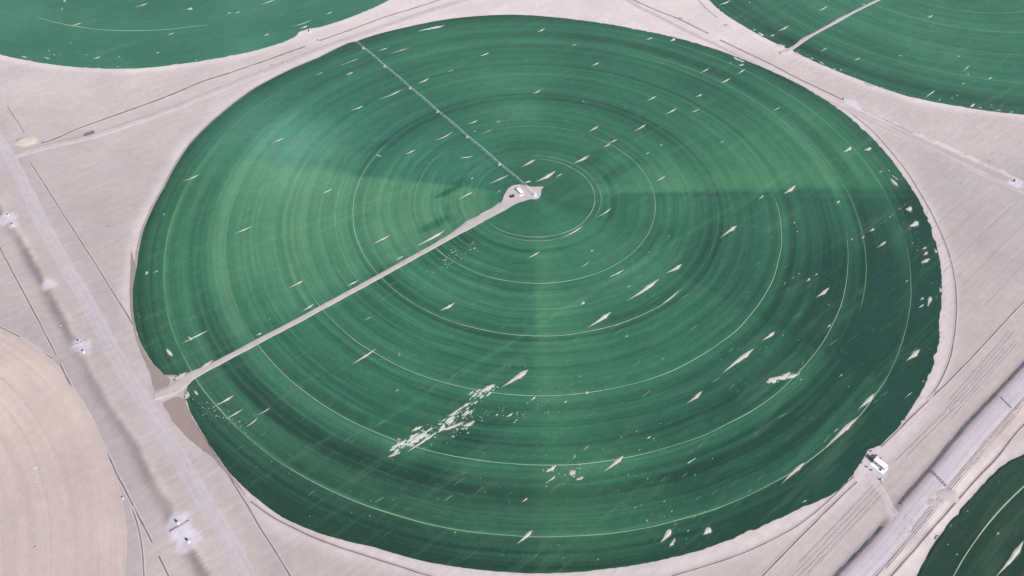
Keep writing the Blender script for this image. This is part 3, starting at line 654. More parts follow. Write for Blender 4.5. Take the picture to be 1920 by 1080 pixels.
# clusters of tiny sand flecks, far too many to count
def flecks(root, specs, mat, ra=.22, rb=.45, name='sand_flecks', inside=None):
    V = []; F = []
    def add(cx, cy, L, w_, ang):
        n = len(V); ca, sa = math.cos(ang), math.sin(ang); k = 6
        for i in range(k):
            t = 2 * math.pi * i / k + random.uniform(-.3, .3); q = random.uniform(.7, 1.15)
            u, v = math.cos(t) * L * .5 * q, math.sin(t) * w_ * .5 * q
            V.append((cx + u * ca - v * sa, cy + u * sa + v * ca, HC + .08))
        V.append((cx, cy, HC + .2))
        for i in range(k): F.append((n + k, n + i, n + (i + 1) % k))
    for (x1, y1, x2, y2, sp, cnt, l0, l1) in specs:
        for _ in range(cnt):
            t = random.random(); o_ = random.gauss(0, 1) * sp
            dx, dy = x2 - x1, y2 - y1; L = math.hypot(dx, dy) + 1e-6
            p = G(x1 + dx * t - dy / L * o_, y1 + dy * t + dx / L * o_)
            l = l0 * (l1 / l0) ** (random.random() ** 2.2)
            if inside is not None:
                qx, qy = p[0] - inside[0][0], p[1] - inside[0][1]
                if math.hypot(qx, qy) > float(inside[1](math.degrees(math.atan2(qy, qx)))) - 3 - l * .5: continue
            add(p[0], p[1], l, min(1.1 if rb < .2 else 9, l * random.uniform(ra, rb)), WIND + random.uniform(-.15, .15))
    o = mk(name, V, F, mat, root); o['kind'] = 'stuff'
flecks(f_main, [
    (735, 848, 800, 812, 4.5, 70, .8, 7), (740, 835, 850, 785, 4, 60, .7, 6), (800, 815, 885, 770, 4, 60, .8, 8), (835, 790, 905, 740, 3.5, 60, .6, 6),
    (880, 745, 935, 727, 4.5, 60, .8, 6), (850, 800, 950, 765, 8, 70, .5, 3.5), (840, 822, 885, 795, 4, 30, .6, 3.5), (780, 850, 860, 815, 12, 40, .4, 1.6), (945, 685, 985, 685, 5, 14, .5, 1.6),
    (900, 770, 1060, 765, 14, 46, .4, 2), (958, 785, 1045, 768, 4, 22, .5, 2.4), (830, 492, 892, 460, 5, 60, .6, 3.6), (798, 510, 850, 485, 6, 46, .4, 2.2), (850, 470, 905, 440, 6, 18, .4, 1.5),
    (1438, 715, 1478, 707, 2.5, 60, .8, 3.5), (1475, 706, 1500, 702, 4, 46, .5, 2.0), (1500, 700, 1506, 675, 3, 36, .4, 1.6), (1642, 428, 1697, 384, .6, 22, .7, 2.4), (1140, 522, 1262, 440, 2.5, 26, .5, 2.4),
    (1020, 900, 1090, 880, 12, 40, .5, 2.2), (375, 770, 470, 800, 14, 60, .4, 1.8), (370, 760, 440, 790, 8, 40, .5, 2.2), (258, 590, 268, 600, 6, 22, .3, 1.2), (355, 745, 370, 790, 5, 16, .4, 1.5),
    (1360, 280, 1450, 240, 2, 26, .4, 1.8), (1340, 290, 1480, 210, 3, 22, .4, 1.5), (1470, 190, 1600, 210, 20, 14, .4, 1.5), (1290, 205, 1320, 215, 4, 14, .4, 1.6), (1460, 540, 1510, 505, 1.5, 14, .5, 2.4),
    (1380, 715, 1440, 735, 10, 18, .4, 1.4), (1415, 650, 1440, 660, 6, 16, .4, 1.4), (480, 610, 980, 620, 120, 60, .3, 1.6), (1000, 700, 1600, 720, 90, 90, .3, 1.8), (900, 900, 1350, 900, 60, 60, .3, 1.6),
    (500, 880, 900, 960, 40, 50, .3, 1.6), (1050, 230, 1600, 330, 90, 50, .3, 1.3), (600, 160, 900, 260, 60, 46, .3, 1.4), (1330, 500, 1730, 520, 90, 60, .3, 1.6), (690, 130, 770, 105, 5, 14, .5, 2),
    (660, 700, 780, 650, 3, 14, .4, 2.2), (560, 730, 650, 690, 2, 16, .4, 1.6), (1125, 330, 1160, 300, 4, 8, .4, 1.4), (1655, 300, 1700, 360, 6, 24, .4, 1.6), (1690, 400, 1760, 560, 6, 46, .4, 1.8), (1180, 960, 1330, 1000, 10, 40, .4, 2.0), (940, 1040, 1240, 1060, 6, 40, .4, 1.6)], M['patch'], inside=((0, 0), main_b))
flecks(f_tl, [(90, 95, 240, 115, 6, 26, .4, 1.8), (0, 40, 600, 30, 30, 50, .4, 1.6), (10, 103, 380, 118, 4, 24, .5, 2)], M['patch'], inside=(CEN['TL'], tl_b))
flecks(f_tr, [(1490, 98, 1660, 165, 4, 60, .5, 2.4), (1800, 195, 1915, 208, 4, 40, .5, 2.2), (1350, 30, 1900, 120, 50, 80, .4, 1.8), (1380, 40, 1440, 66, 3, 18, .5, 2)], M['patch'], inside=(CEN['TR'], tr_b))
flecks(f_br, [(1760, 1000, 1920, 880, 25, 24, .4, 2)], M['patch'], inside=(CEN['BR'], br_b))

M['thin_green'] = sandy('thin_green_crop', (.085, .155, .09), .1, .25, 0, .4)
flecks(f_main, [(300, 480, 980, 600, 200, 150, 1.5, 16), (1000, 640, 1650, 640, 200, 190, 1.5, 15), (500, 180, 1500, 180, 90, 110, 1.5, 12), (1550, 830, 1740, 640, 12, 46, 2, 18), (640, 835, 960, 640, 3, 40, 2, 14),
    (1180, 560, 1500, 420, 60, 50, 1.5, 12), (420, 820, 900, 960, 50, 70, 1.5, 12), (950, 880, 1450, 880, 60, 80, 1.5, 12)], M['thin_green'], .05, .11, 'thin_crop_streaks', ((0, 0), main_b))
flecks(f_tr, [(1380, 30, 1900, 130, 50, 60, 2, 14)], M['thin_green'], .05, .11, 'thin_crop_streaks', (CEN['TR'], tr_b))
# the pump site's sandy pad and the access track through the crop
def outline_sheet(name, V2, mat, z, parent=None):
    from mathutils.geometry import delaunay_2d_cdt
    P = resample(np.vstack([V2, V2[:1]]), 1.5)[:-1]
    P = P + (np.c_[vn(P[:, 0] / 3, P[:, 1] / 3, 5), vn(P[:, 0] / 3, P[:, 1] / 3, 6)] - .5) * .7
    C0 = P.mean(0); pts = [Vector(p) for p in P]
    v, e_, f, *_ = delaunay_2d_cdt(pts, [], [list(range(len(P)))], 1, 1e-4)
    vv = np.array([tuple(a) for a in v]); n = len(vv)
    # thick slab: top plus skirt
    V = [(a, b, z) for a, b in vv]; Fs = [list(q) for q in f]
    k0 = len(V); V += [(a, b, z - .5) for a, b in P]; k1 = len(V); V += [(a, b, z) for a, b in P]; m_ = len(P)
    for i in range(m_): Fs.append([k0 + i, k0 + (i + 1) % m_, k1 + (i + 1) % m_, k1 + i])
    return mk(name, V, Fs, mat, parent)
TOPZ = HC + .16
def hp(pts): return np.array([G(900 + x / 12, 320 + y / 12) for x, y in pts])
pad = hp([(0, 990), (120, 925), (240, 872), (340, 815), (430, 768), (500, 690), (540, 570), (600, 460), (680, 380), (770, 340), (900, 322), (1060, 358), (1240, 375), (1425, 368), (1385, 430), (1362, 570), (1320, 630), (1240, 655), (1150, 650), (960, 700), (810, 760), (600, 880), (430, 968), (210, 1082), (80, 1140), (40, 1070)])
tag(outline_sheet('path', pad, sandy('pad_sand', (.40, .345, .325), .08, .08, 0, .3), TOPZ + .03), 'pale sandy pad around the pivot centre in the middle of the wheat', kind='structure')
arm_edge = [(290, 744, 3.4), (310, 737, 4.2), (330, 728, 5.5), (345, 716, 6), (362, 704, 4.5), (385, 693, 3.2), (420, 675, 2.9), (480, 643, 2.8), (560, 601, 2.8), (667, 543, 2.8), (740, 503, 2.7), (817, 460, 2.7), (850, 441, 3.4), (882, 421, 5.4), (900, 411, 5.2), (918, 400, 3.6), (932, 391, 3.6), (942, 384, 4.5)]
def variable_road(pts, mat, z, label, wob=.25):
    P = GP([(a, b) for a, b, _ in pts]); L = np.r_[0, np.cumsum(np.hypot(*np.diff(P, axis=0).T))]
    Q = resample(P, 2.5); LQ = np.linspace(0, L[-1], len(Q)); W = np.interp(LQ, L, [c for *_, c in pts])
    Nn = normals2(Q); V = []; 
    wl = W * (1 + wob * (fbm(LQ / 9, 0 * LQ, 3, 3) - .5)); wr = W * (1 + wob * (fbm(LQ / 9, 0 * LQ, 13, 3) - .5))
    for o_, zz in ((-1.15, -.6), (-1, 0), (-.5, .05), (0, .02), (.5, .05), (1, 0), (1.15, -.6)):
        ww = (wl if o_ > 0 else wr)
        V.append(np.c_[Q + Nn * (o_ * ww)[:, None], np.full(len(Q), z + zz)])
    k = len(V); n = len(Q); V = np.stack(V, 1).reshape(-1, 3); ii = np.arange(n * k).reshape(n, k)
    F = np.stack([ii[:-1, :-1], ii[1:, :-1], ii[1:, 1:], ii[:-1, 1:]], -1).reshape(-1, 4)[:, ::-1]
    return tag(mk('path', V, np.ascontiguousarray(F), mat), label, kind='structure')
variable_road(arm_edge, sandy('track_gravel', (.375, .325, .30), .06, .08, 0, .3), TOPZ, 'straight pale access track from the left road to the field centre')
variable_road([(1462, 100, 2.0), (1475, 96, 3.6), (1490, 88, 2.6), (1507, 75, 3.2), (1530, 62, 2.0), (1556, 48, 2.2), (1575, 37, 3.0), (1592, 28, 2.2), (1615, 16, 2.0), (1648, 0, 2.0), (1700, -26, 2.0), (1760, -56, 2.2)], M['road_light'], TOPZ, 'pale track running into the upper right field', .2)
# sandy fan and long feathers where the track enters the wheat
spindle(f_main, 366, 700, 400, 676, 7, 's', M['patch_warm']); spindle(f_main, 326, 712, 350, 699, 8, 'j', M['patch_warm']); spindle(f_main, 346, 750, 353, 735, 8, 'j', M['patch_warm'])
tag(sheet('soil_strip', [(300, 722), (330, 706), (350, 720), (352, 745), (338, 760), (318, 752), (296, 752)], sandy('entrance_sand', (.37, .31, .28), .08, .12, 0, .4), .2, seed=9), 'trampled sandy entrance where the access track meets the left road', kind='structure')

# ------------------------------------------------------------------ ditches and low banks
DP = lambda w_, h: [(-w_ - 1.6, -.1), (-w_ - .5, h), (-w_ * .5, .07)], 0
def ditch(px, w_, h, label, gp=None, seed=0, bank=M['bank'], bedm=M['bed']):
    root = empty('ditch', (0, 0, 0), 0, label, 'ditch', 'ditches and boundary furrows')
    P = GP(px) if gp is None else gp
    strip('ditch_bed', None, [(-w_ * .6, .07), (0, .06), (w_ * .6, .07)], bedm, 3, .25, .25, root, P, seed=seed)
    a = w_ * .5
    strip('ditch_bank', None, [(-a - 1.2, -.1), (-a - .45, h), (-a, .1)], bank, 3, .25, .3, root, P, seed=seed)
    strip('ditch_bank', None, [(a, .1), (a + .45, h), (a + 1.2, -.1)], bank, 3, .25, .3, root, P, seed=seed)
def arc(c, r, a0, a1, n=60, f=None):
    a = np.radians(np.linspace(a0, a1, n)); rr_ = r + (0 if f is None else f(np.linspace(0, 1, n)))
    return np.c_[c[0] + rr_ * np.cos(a), c[1] + rr_ * np.sin(a)]
ditch([(58, 306), (110, 388), (160, 466), (207, 540), (250, 610), (318, 717)], .75, .35, 'straight dark boundary furrow left of the big circle, above the access track', seed=1)
ditch([(335, 743), (352, 772), (376, 811), (430, 893), (470, 958), (493, 997), (548, 1085)], .75, .35, 'straight dark boundary furrow below the access track entrance', seed=2)
ditch([(14, 200), (30, 224), (46, 250)], .6, .3, 'short dark furrow in the sand near the upper left road corner', seed=3)
ditch([(-20, 425), (0, 465), (36, 534), (70, 598), (105, 666)], .8, .35, 'dark furrow left of the wide road, upper length', seed=4)
ditch([(113, 682), (150, 758), (180, 812), (215, 880), (245, 940), (285, 1018)], .85, .35, 'dark furrow between the dry circle and the wide road, long middle length', seed=5)
ditch([(298, 1043), (318, 1085), (340, 1130)], .85, .35, 'dark furrow left of the wide road at the bottom edge', seed=6)
ditch([(-40, 600), (0, 614), (30, 628), (60, 646), (97, 672)], .75, .35, 'curved dark furrow at the top of the dry circle', seed=7)
ditch([(247, 950), (258, 985), (266, 1030), (270, 1085)], .7, .3, 'curved dark furrow beside the dry circle at the bottom', seed=8)
ditch([(470, 940), (520, 974), (600, 1012), (680, 1040), (760, 1066), (830, 1086)], .7, .3, 'curved dark furrow under the lower left rim of the big circle', seed=9)
ditch([(1590, 208), (1625, 236), (1655, 266), (1700, 322), (1740, 388), (1772, 455), (1789, 520), (1793, 580), (1786, 650), (1768, 705), (1740, 751)], .75, .35, 'curved dark furrow following the right rim of the big circle', seed=10)
ditch([(1990, 500), (1915, 570), (1850, 640), (1790, 703), (1740, 751), (1690, 800), (1652, 838)], .8, .35, 'straight dark furrow running down from the right edge to the pump house', seed=11)
ditch([(1606, 903), (1570, 937), (1545, 962), (1485, 1022), (1430, 1080)], .75, .35, 'straight dark furrow left of the spur road, below the pump house', seed=12)
ditch([(1600, 893), (1540, 950), (1500, 982), (1440, 1016), (1360, 1049), (1260, 1080)], .6, .3, 'curved dark furrow under the lower right rim of the big circle', seed=13)
ditch([(1990, 735), (1920, 795), (1870, 856), (1810, 920), (1740, 1000), (1668, 1083)], 1.0, .4, 'dark furrow between the raised road and the lower right field', seed=14)
ditch([(78, 268), (100, 262), (150, 240), (200, 222), (305, 184), (380, 153), (430, 137), (480, 120), (530, 102), (572, 87)], 2.6, .5, 'irrigation ditch along the upper left road, west of the crossing', seed=15)
ditch([(597, 77), (660, 55), (725, 31), (775, 16), (830, -2), (900, -30)], 2.2, .6, 'irrigation ditch along the upper left road, east of the crossing', seed=16)
ditch([(1150, -20), (1190, 1), (1230, 19), (1275, 37), (1328, 63)], 1.6, .5, 'irrigation ditch along the upper right road, first length from the top', seed=17)
ditch([(1350, 75), (1400, 99), (1440, 118), (1500, 149), (1580, 187)], 1.6, .5, 'irrigation ditch along the upper right road, second length from the top', seed=18)
ditch([(1613, 203), (1660, 226), (1710, 250)], .9, .4, 'irrigation ditch along the upper right road, third short length', seed=19)
ditch([(1300, -10), (1322, 14), (1345, 33)], .5, .3, 'thin curved furrow just left of the upper right field', seed=20)

# furrow sets: straight ploughed lines
def furrows(a, b, offs, label, wid=.40, h=.2, seed=0):
    root = empty('plough_furrows', (0, 0, 0), 0, label, 'furrows')
    A, B = np.array(G(*a)), np.array(G(*b)); d = (B - A) / np.hypot(*(B - A)); n_ = np.array([-d[1], d[0]])
    for i, o_ in enumerate(offs):
        s0, s1 = random.uniform(-14, 14), random.uniform(-14, 14)
        P = resample(np.array([A + n_ * o_ + d * s0, B + n_ * o_ + d * s1]), 30, False)
        strip('furrow', None, [(-wid, -.04), (-wid * .2, h), (wid * .1, h), (wid, -.04)], M['bank'] if i % 2 else M['brown2'], 5, .12, .7, root, P, lift=.05, seed=seed + i)
M['brown2'] = sandy('turned_soil', (.30, .25, .235), .06, .06, 0, .3)
furrows((1905, 640), (1790, 772), [-8.2, -7, -5.8, -4.6, -3.4, -2.2, -1, .2, 1.4], 'set of straight plough lines in the sand at the right edge', seed=300)
furrows((1790, 760), (1700, 850), [-1.6, -.4, 1.2, 2.4], 'set of plough lines right of the pump house', seed=330)
furrows((1645, 922), (1490, 1085), [-4.5, -3.2, -1.9, -.6, .7, 2, 3.3, 4.6], 'set of straight plough lines left of the raised road, at the bottom', seed=340)
furrows((1960, 725), (1655, 1085), [-9, -7.6, -6.2, -4.8, -3.4, -2.0], 'set of long plough lines right of the raised road', seed=360)
furrows((1915, 400), (1790, 520), [-46, -38, -30, -14, -10, 3, 9, 22, 34], 'faint parallel scratches in the open sand at the right', .35, .14, seed=380)

# culvert ladder-like crossings near the raised road
def crossing(x1, y1, x2, y2, label, wd=.8):
    A, B = np.array(G(x1, y1)), np.array(G(x2, y2)); L = np.hypot(*(B - A)); ang = math.atan2(B[1] - A[1], B[0] - A[0])
    c = (A + B) / 2; z = max(H1(*c), H1(*A), H1(*B)) + .2
    r = empty('pipe_crossing', (c[0], c[1], z), ang, label, 'pipe crossing')
    for s_ in (-1, 1): MB().box(-L / 2, L / 2, s_ * wd - .16, s_ * wd + .16, -.6, .3).build('side_beam', M['cdark'], r)
    n = int(L / 2.2)
    for i in range(n):
        x = -L / 2 + (i + .5) * L / n; MB().box(x - .3, x + .3, -wd + .162, wd - .162, -.1, .22).build('rung', M['cdark'], r)
crossing(1743, 886, 1771, 915, 'dark ladder-like crossing over the raised road, near the pump house')
crossing(1873, 748, 1893, 769, 'thin dark bar across the raised road towards the right edge', .2)

# pale gravel pads on the left road, culvert slabs and valve boxes
def gpad(pts, label, seed):
    tag(sheet('gravel_pad', pts, M['gravel'], .35, jit=.9, seed=seed, step=2.5), label, kind='structure')
def slab(x1, y1, x2, y2, label):
    A, B = np.array(G(x1, y1)), np.array(G(x2, y2)); L = np.hypot(*(B - A)); ang = math.atan2(B[1] - A[1], B[0] - A[0]); c = (A + B) / 2
    z = max(H1(*c), H1(*A), H1(*B))
    r = empty('culvert', (c[0], c[1], z), ang, label, 'culvert')
    MB().box(-L / 2, L / 2, -1.2, .6, -.8, .45).build('deck', M['slab'], r)
    MB().box(-L / 2 - .3, L / 2 + .3, 0.602, 0.82, -1.2, .8).build('parapet', M['cdark'], r)
slab(138, 653, 164, 642, 'concrete culvert headwall beside the middle gravel pad on the left road')
slab(322, 1001, 357, 980, 'concrete culvert headwall beside the rubble pad near the bottom of the left road')
slab(7, 284, 13, 292, 'dark culvert mouth at the upper left road corner')

def valve_proto():
    r = empty('valve_box', (0, 0, 0), 0)
    MB().box(-.7, .7, -.7, .7, -.4, .7).build('box', M['white'], r)
    MB().box(-.8, .8, -.8, .8, .702, .8).build('lid', M['concrete'], r)
    m_ = MB(); m_.tube((-.9, 1.5, -.4), (-.9, 1.5, 1.9), .55, 8); m_.tube((-.9, 1.5, 1.5), (-.2, .9, 1.5), .3, 8); m_.build('riser_pipe', M['black'], r)
    return r
vp = valve_proto(); first = True
for (x, y, s_, lb) in [(151, 645, 1.0, 'white valve box with black riser pipe on the upper side of the middle culvert'), (160, 664, 1.0, 'white valve box with black riser pipe below the middle culvert'),
    (18, 407, .9, 'white valve box with black riser, upper one on the pad at the left edge'), (27, 426, .9, 'white valve box with black riser, lower one on the pad at the left edge'),
    (337, 984, 1.15, 'white valve box with black riser above the culvert near the bottom'), (357, 1019, 1.15, 'white valve box with black riser below the culvert near the bottom'),
    (581, 60, 1.2, 'white valve box on the gravel pad at the upper left field corner'), (231, 935, .7, 'small valve box beside the dry circle'),
    (1904, 341, 1.1, 'valve box on the gravel pad at the right edge'), (1583, 187, .9, 'small dark-piped valve box beside the upper right road'), (597, 77, .9, 'valve box at the start of the eastern ditch, upper left road'),
    (115, 612, .5, 'tiny white marker box left of the wide road'), (1653, 901, .8, 'white box lying on the spur road below the pump house')]:
    o = vp if first else copy_tree(vp); first = False
    gx, gy = G(x, y); o.location = (gx, gy, H1(gx, gy) + .25); o.rotation_euler.z = random.uniform(-.2, .2) + .35; o.scale = (s_, s_, s_)
    o['label'] = lb; o['category'] = 'valve box'; o['group'] = 'valve boxes along roads and ditches'

# ------------------------------------------------------------------ pump houses
def pump_house(px1, py1, px2, py2, wid, annex, label, z=None, s_=1.0):
    A, B = np.array(G(px1, py1)), np.array(G(px2, py2)); L = np.hypot(*(B - A)); ang = math.atan2(B[1] - A[1], B[0] - A[0]); c = (A + B) / 2
    r = empty('pump_house', (c[0], c[1], H1(*c) + .1 if z is None else z), ang, label, 'pump house')
    h = 3.0 * s_; hw = wid / 2; a = L / 2
    MB().box(-a, a, -hw, hw, -.5, h).build('wall', M['wall'], r)
    rf = MB().box(-a - .35, a + .35, -hw - .3, hw + .3, h + .002, h + .25)
    roof = rf.build('roof', M['white'], r)
    MB().box(-a - .35, a + .35, -.12, .12, h + .252, h + .40).build('ridge_cap', M['white'], roof)
    for x in (-a * .45, a * .45):
        wf = MB().box(x - .9, x + .9, -hw - .10, -hw - .002, h * .35, h * .8).build('window', M['white'], r)
        MB().box(x - .72, x + .72, -hw - .13, -hw - .102, h * .40, h * .75).build('pane', M['glass'], wf)
    d = MB().box(a + .002, a + .10, -1.0, 1.0, -.1, h * .82).build('door', M['dark'], r)
    MB().box(a + .102, a + .18, .6, .8, h * .35, h * .45).build('handle', M['galv'], d)
    if annex > 2: MB().box(a * .45, a * .78, -hw - 2.2, -hw - 1.2, .2, 1.2).build('pump_box', M['dark'], r)
    MB().box(-a * 1.05, a + 1.4, -hw - (3.2 if annex > 2 else 1.2), hw + .5, -.4, .2).build('apron', M['white'], r)
    if annex:
        MB().box(-a - annex - .4, -a - .402, -hw * .95, hw * .95, -.5, h * .9).build('annex', M['dark'], r)
        MB().box(-a - annex - .6, -a - .45, -hw, hw, h * .9 + .002, h * .9 + .12).build('annex_roof', M['dark'], r)
    return r
pump_house(1639, 864, 1659, 880, 3.6, 3.4, 'white pump house with dark annex on the lower right edge of the big circle')
pump_house(970.5, 357.5, 978.5, 366, 2.7, 1.2, 'small white pump house on the sandy pad at the pivot centre', TOPZ + .1, .8)

def post_proto():
    r = empty('concrete_post', (0, 0, 0), 0)
    MB().box(-.38, .38, -.38, .38, -.3, 1.25, .85).build('shaft', M['cdark'], r)
    MB().box(-.5, .5, -.5, .5, 1.252, 1.4).build('cap', M['cdark'], r)
    return r
pp = post_proto(); first = True
for (zx, zy), lb in (((625, 322), 'dark post nearest the crop behind the pump house annex'), ((750, 415), 'dark post at the upper corner of the pump house roof'), ((840, 487), 'faint dark post on the sand above the pump house'),
                     ((412, 580), 'dark post at the crop edge left of the pump house annex'), ((540, 672), 'dark post left of the pump house, middle of the lower row'), ((640, 745), 'dark post below left of the pump house apron')):
    o = pp if first else copy_tree(pp); first = False
    gx, gy = G(1580 + zx / 12, 820 + zy / 12); o.location = (gx, gy, H1(gx, gy)); o.rotation_euler.z = .6
    tag(o, lb, 'post', 'dark posts around the pump house')

def tank_proto():
    r = empty('filter_tank', (0, 0, 0), 0)
    MB().tube((0, 0, 0), (0, 0, 1.8), 1.35, 16).build('tank_body', M['black'], r)
    MB().tube((0, 0, 1.8), (0, 0, 2.15), 1.35, 16, .6).build('tank_top', M['black'], r)
    MB().tube((0, 0, 2.15), (0, 0, 2.4), .2, 8).build('valve', M['galv'], r)
    return r
tp = tank_proto(); t2 = copy_tree(tp)
for o, (x, y), lb in ((tp, (958.6, 370.2), 'left one of the two black filter tanks on the sandy pad'), (t2, (962.1, 369.2), 'right one of the two black filter tanks on the sandy pad')):
    gx, gy = G(x, y); o.location = (gx, gy, TOPZ + .02); tag(o, lb, 'tank', 'filter tanks')

# dark lorry on the upper left road
def lorry():
    A, B = np.array(G(159.5, 255)), np.array(G(177.5, 249)); ang = math.atan2(B[1] - A[1], B[0] - A[0]); c = (A + B) / 2; L = np.hypot(*(B - A))
    r = empty('lorry', (c[0], c[1], H1(*c) + .28), ang, 'dark lorry with open cargo bed driving on the upper left road', 'lorry')
    a = L / 2; w_ = 1.35
    MB().box(-a, a * .92, -.55, .55, .7, .95).build('chassis', M['rubber'], r)
    b = MB().box(-a, a * .48, -w_, w_, .952, 1.2)
    for s_ in (-1, 1): b.box(-a, a * .48, s_ * w_ - .08, s_ * w_ + .08, 1.202, 2.5)
    b.box(-a - .08, -a + .001, -w_ + .082, w_ - .082, 1.202, 2.5); b.box(a * .48 - .02, a * .48 + .08, -w_ + .082, w_ - .082, 1.202, 2.6)
    b.build('cargo_bed', M['truck'], r)
    MB().box(-a + .1, a * .45, -w_ + .1, w_ - .1, 1.203, 2.35, .97).build('load', M['cargo'], r)
    cabv = MB(); x0, x1 = a * .56, a
    cabv.poly([(x0, -1.2, .8), (x1, -1.2, .8), (x1, -1.2, 1.7), (x1 - .45, -1.15, 2.75), (x0, -1.15, 2.8), (x0, 1.2, .8), (x1, 1.2, .8), (x1, 1.2, 1.7), (x1 - .45, 1.15, 2.75), (x0, 1.15, 2.8)],
              [(0, 1, 2, 3, 4), (9, 8, 7, 6, 5), (1, 6, 7, 2), (3, 8, 9, 4), (2, 7, 8, 3), (0, 4, 9, 5), (0, 5, 6, 1)])
    cab = cabv.build('cab', M['cdark'], r)
    MB().poly([(x1 + .02, -1.02, 1.78), (x1 + .02, 1.02, 1.78), (x1 - .38, .98, 2.66), (x1 - .38, -.98, 2.66)], [(0, 1, 2, 3)]).build('windscreen', M['glass'], cab)
    for x in (-a * .75, -a * .45, a * .76):
        for s_ in (-1, 1):
            wv = MB().tube((x, s_ * .95, .52), (x, s_ * 1.28, .52), .52, 14).build('wheel', M['rubber'], r)
            MB().tube((x, s_ * 1.281, .52), (x, s_ * 1.31, .52), .25, 10).build('rim', M['galv'], wv)
lorry()
# small dark boulders / spoil heaps on sand
def heap(x, y, r0, h, lb, mat):
    gx, gy = G(x, y); V = [(0, 0, h)]; n = 12; 
    for k, (q, z) in enumerate(((.5, .75), (.85, .3), (1.1, -.2))):
        for i in range(n):
            t = 2 * math.pi * i / n; rr_ = r0 * q * random.uniform(.8, 1.2); V.append((rr_ * math.cos(t) * 1.4, rr_ * math.sin(t), h * z * random.uniform(.8, 1.2) if z > 0 else -.3))
    F = [(0, 1 + i, 1 + (i + 1) % n) for i in range(n)]
    for k in range(2):
        for i in range(n): a = 1 + k * n; F.append((a + i, a + n + i, a + n + (i + 1) % n, a + (i + 1) % n))
    o = mk('soil_heap', V, F, mat, smooth=True); o.location = (gx, gy, H1(gx, gy)); o.rotation_euler.z = random.uniform(-.4, .6); tag(o, lb, 'soil heap')
heap(50, 265, 9, 1.4, 'broad yellowish sand heap at the upper left road corner', M['yellow'])
heap(1772, 930, 6, .9, 'low pale sand heap beside the raised road crossing', M['bank'])
heap(1748, 946, 4, .7, 'smaller sand heap right of the raised road', M['bank'])
heap(530, 117, 1.6, .5, 'dark speck of spoil on the upper left road, right one', M['brown'])
heap(510, 122, 1.4, .35, 'dark speck of spoil on the upper left road, left one', M['brown'])
heap(1276, 34, 2.6, .6, 'grey spoil heap beside the upper right road', M['brown2'])
heap(1361, 47, 2.6, .5, 'grey spoil heap between upper right road and field', M['brown2'])
heap(203, 424, 1.1, .6, 'lone dark clump on the open sand at left', M['brown'])
heap(1803, 345, 1.6, .5, 'lone clump on the open sand at right', M['brown2'])
heap(36, 264, 1.0, .7, 'small dark lump beside the upper left road corner', M['cdark'])
heap(66, 745 + 280, 0.9, .5, 'small lump on the dry circle', M['brown'])
heap(1855, 302, 1.0, .4, 'tiny dark clump above the right bank', M['brown'])
heap(66, 877, 1.6, .6, 'whitish clump lying on the dry circle', M['patch'])

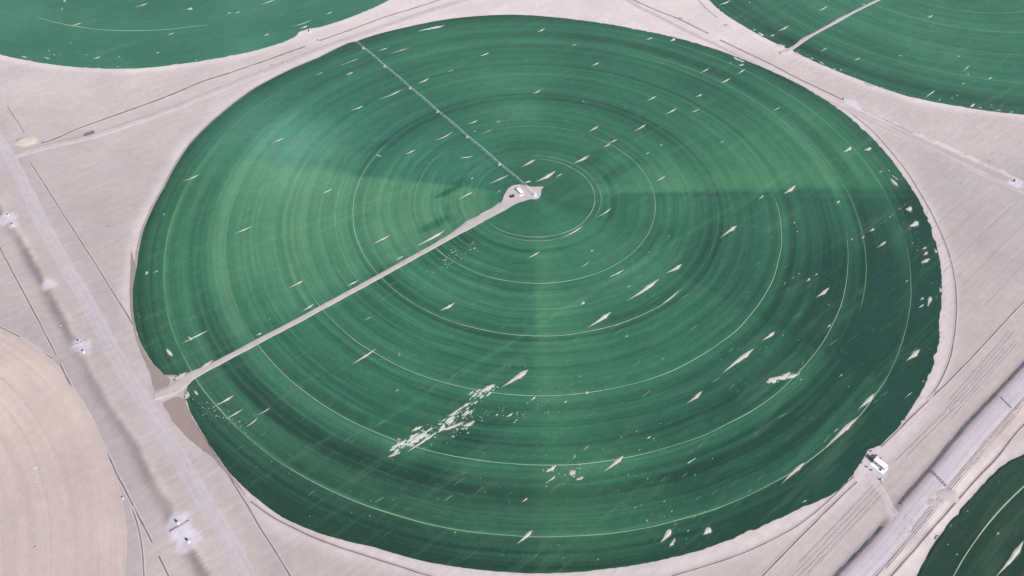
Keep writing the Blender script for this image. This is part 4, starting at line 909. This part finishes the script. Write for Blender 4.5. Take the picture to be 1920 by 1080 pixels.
# ------------------------------------------------------------------ centre pivot irrigation machine
ARM = math.radians(126.6); RB = [0] + TRACKS + [382.0]
piv = empty('pivot_irrigator', (0, 0, HC), ARM, 'long white centre pivot irrigation arm on wheeled towers, from hub to upper left rim', 'irrigation machine')
hubm = MB(); 
for sx in (-1, 1):
    for sy in (-1, 1): hubm.tube((sx * 1.8, sy * 1.8, 0), (sx * .4, sy * .4, 4.0), .16, 6)
hubm.tube((0, 0, 0), (0, 0, 4.7), .35, 10)
hb = hubm.build('pivot_centre', M['galv'], piv)
MB().tube((0, 0, 0), (0, 0, .35), 2.3, 16).build('concrete_base', M['concrete'], hb)
MB().box(1.2, 1.8, -.4, .4, 1.2, 2.2).build('control_box', M['white'], hb)
MB().tube((-.4, 0, 4.3), (1.2, 0, 4.4), .3, 8).build('elbow', M['galv'], hb)
for i in range(7):
    x0, x1 = RB[i], RB[i + 1]; L = x1 - x0; last = i == 6; bow = .9 if not last else .2; n = 8
    pts = [(x0 + L * k / n, 0, 4.2 + bow * math.sin(math.pi * k / n)) for k in range(n + 1)]
    sp = MB().path(pts, .15 if not last else .13, 6).build('span', M['galv'], piv)
    if not last:
        tr = MB(); low = []
        for k in range(1, n):
            p = pts[k]
            for s_ in (-1, 1):
                tr.tube(p, (p[0], s_ * .95, p[2] - 1.35), .03, 4, cap=False)
            tr.tube((p[0], -.95, p[2] - 1.35), (p[0], .95, p[2] - 1.35), .04, 4, cap=False); low.append(p[2] - 1.35)
        for s_ in (-1, 1):
            rod = [(x0 + .3, s_ * .1, 4.0)] + [(pts[k][0], s_ * .95, low[k - 1]) for k in range(1, n)] + [(x1 - .3, s_ * .1, 4.0)]
            tr.path(rod, .03, 4)
        tr.build('truss', M['galv'], sp)
    dr = MB()
    for k in range(int(L / 3)):
        x = x0 + 1.5 + 3 * k; dr.tube((x, 0, 4.2 + bow * math.sin(math.pi * (x - x0) / L)), (x, .25, 1.3), .03, 4, cap=False); dr.tube((x, .25, 1.1), (x, .25, 1.3), .14, 5)
    d = dr.build('sprinkler_drops', M['galv'], sp); d['kind'] = 'stuff'
def tower():
    m_ = MB(); m_.box(-.12, .12, -2.6, 2.6, .85, 1.15)
    for s_ in (-1, 1):
        m_.tube((0, s_ * 2.3, 1.05), (0, s_ * .15, 4.2), .15, 6); m_.tube((.0, s_ * 1.2, 1.05), (-.9, s_ * .1, 4.1), .09, 5)
    m_.tube((0, -1.3, 2.6), (0, 1.3, 2.6), .08, 5)
    t = m_.build('tower', M['galv'], piv)
    for s_ in (-1, 1):
        q = MB().tube((-.25, s_ * 2.5, .7), (.25, s_ * 2.5, .7), .72, 14).build('wheel', M['rubber'], t)
    MB().box(-.55, -.13, -.3, .3, .85, 1.35).build('motor_box', M['white'], t)
    return t
tw = tower(); tw.location = (RB[1], 0, 0)
for r in RB[2:7]:
    o = copy_tree(tw, piv); o.location = (r, 0, 0)

# ------------------------------------------------------------------ haze
if HAZE > 0:
    hv = MB().box(-11500, 11500, -11500, 11500, -12, 500).build('haze', None)
    hv['kind'] = 'stuff'; hv['label'] = 'thin pale dust haze in the air'
    hm = bpy.data.materials.new('haze_air'); hm.use_nodes = True; t = hm.node_tree; t.nodes.clear()
    pv = t.nodes.new('ShaderNodeVolumePrincipled'); pv.inputs['Color'].default_value = (.86, .90, .95, 1); pv.inputs['Density'].default_value = HAZE; pv.inputs['Anisotropy'].default_value = .0
    out = t.nodes.new('ShaderNodeOutputMaterial'); t.links.new(pv.outputs[0], out.inputs['Volume'])
    hv.data.materials.append(hm)
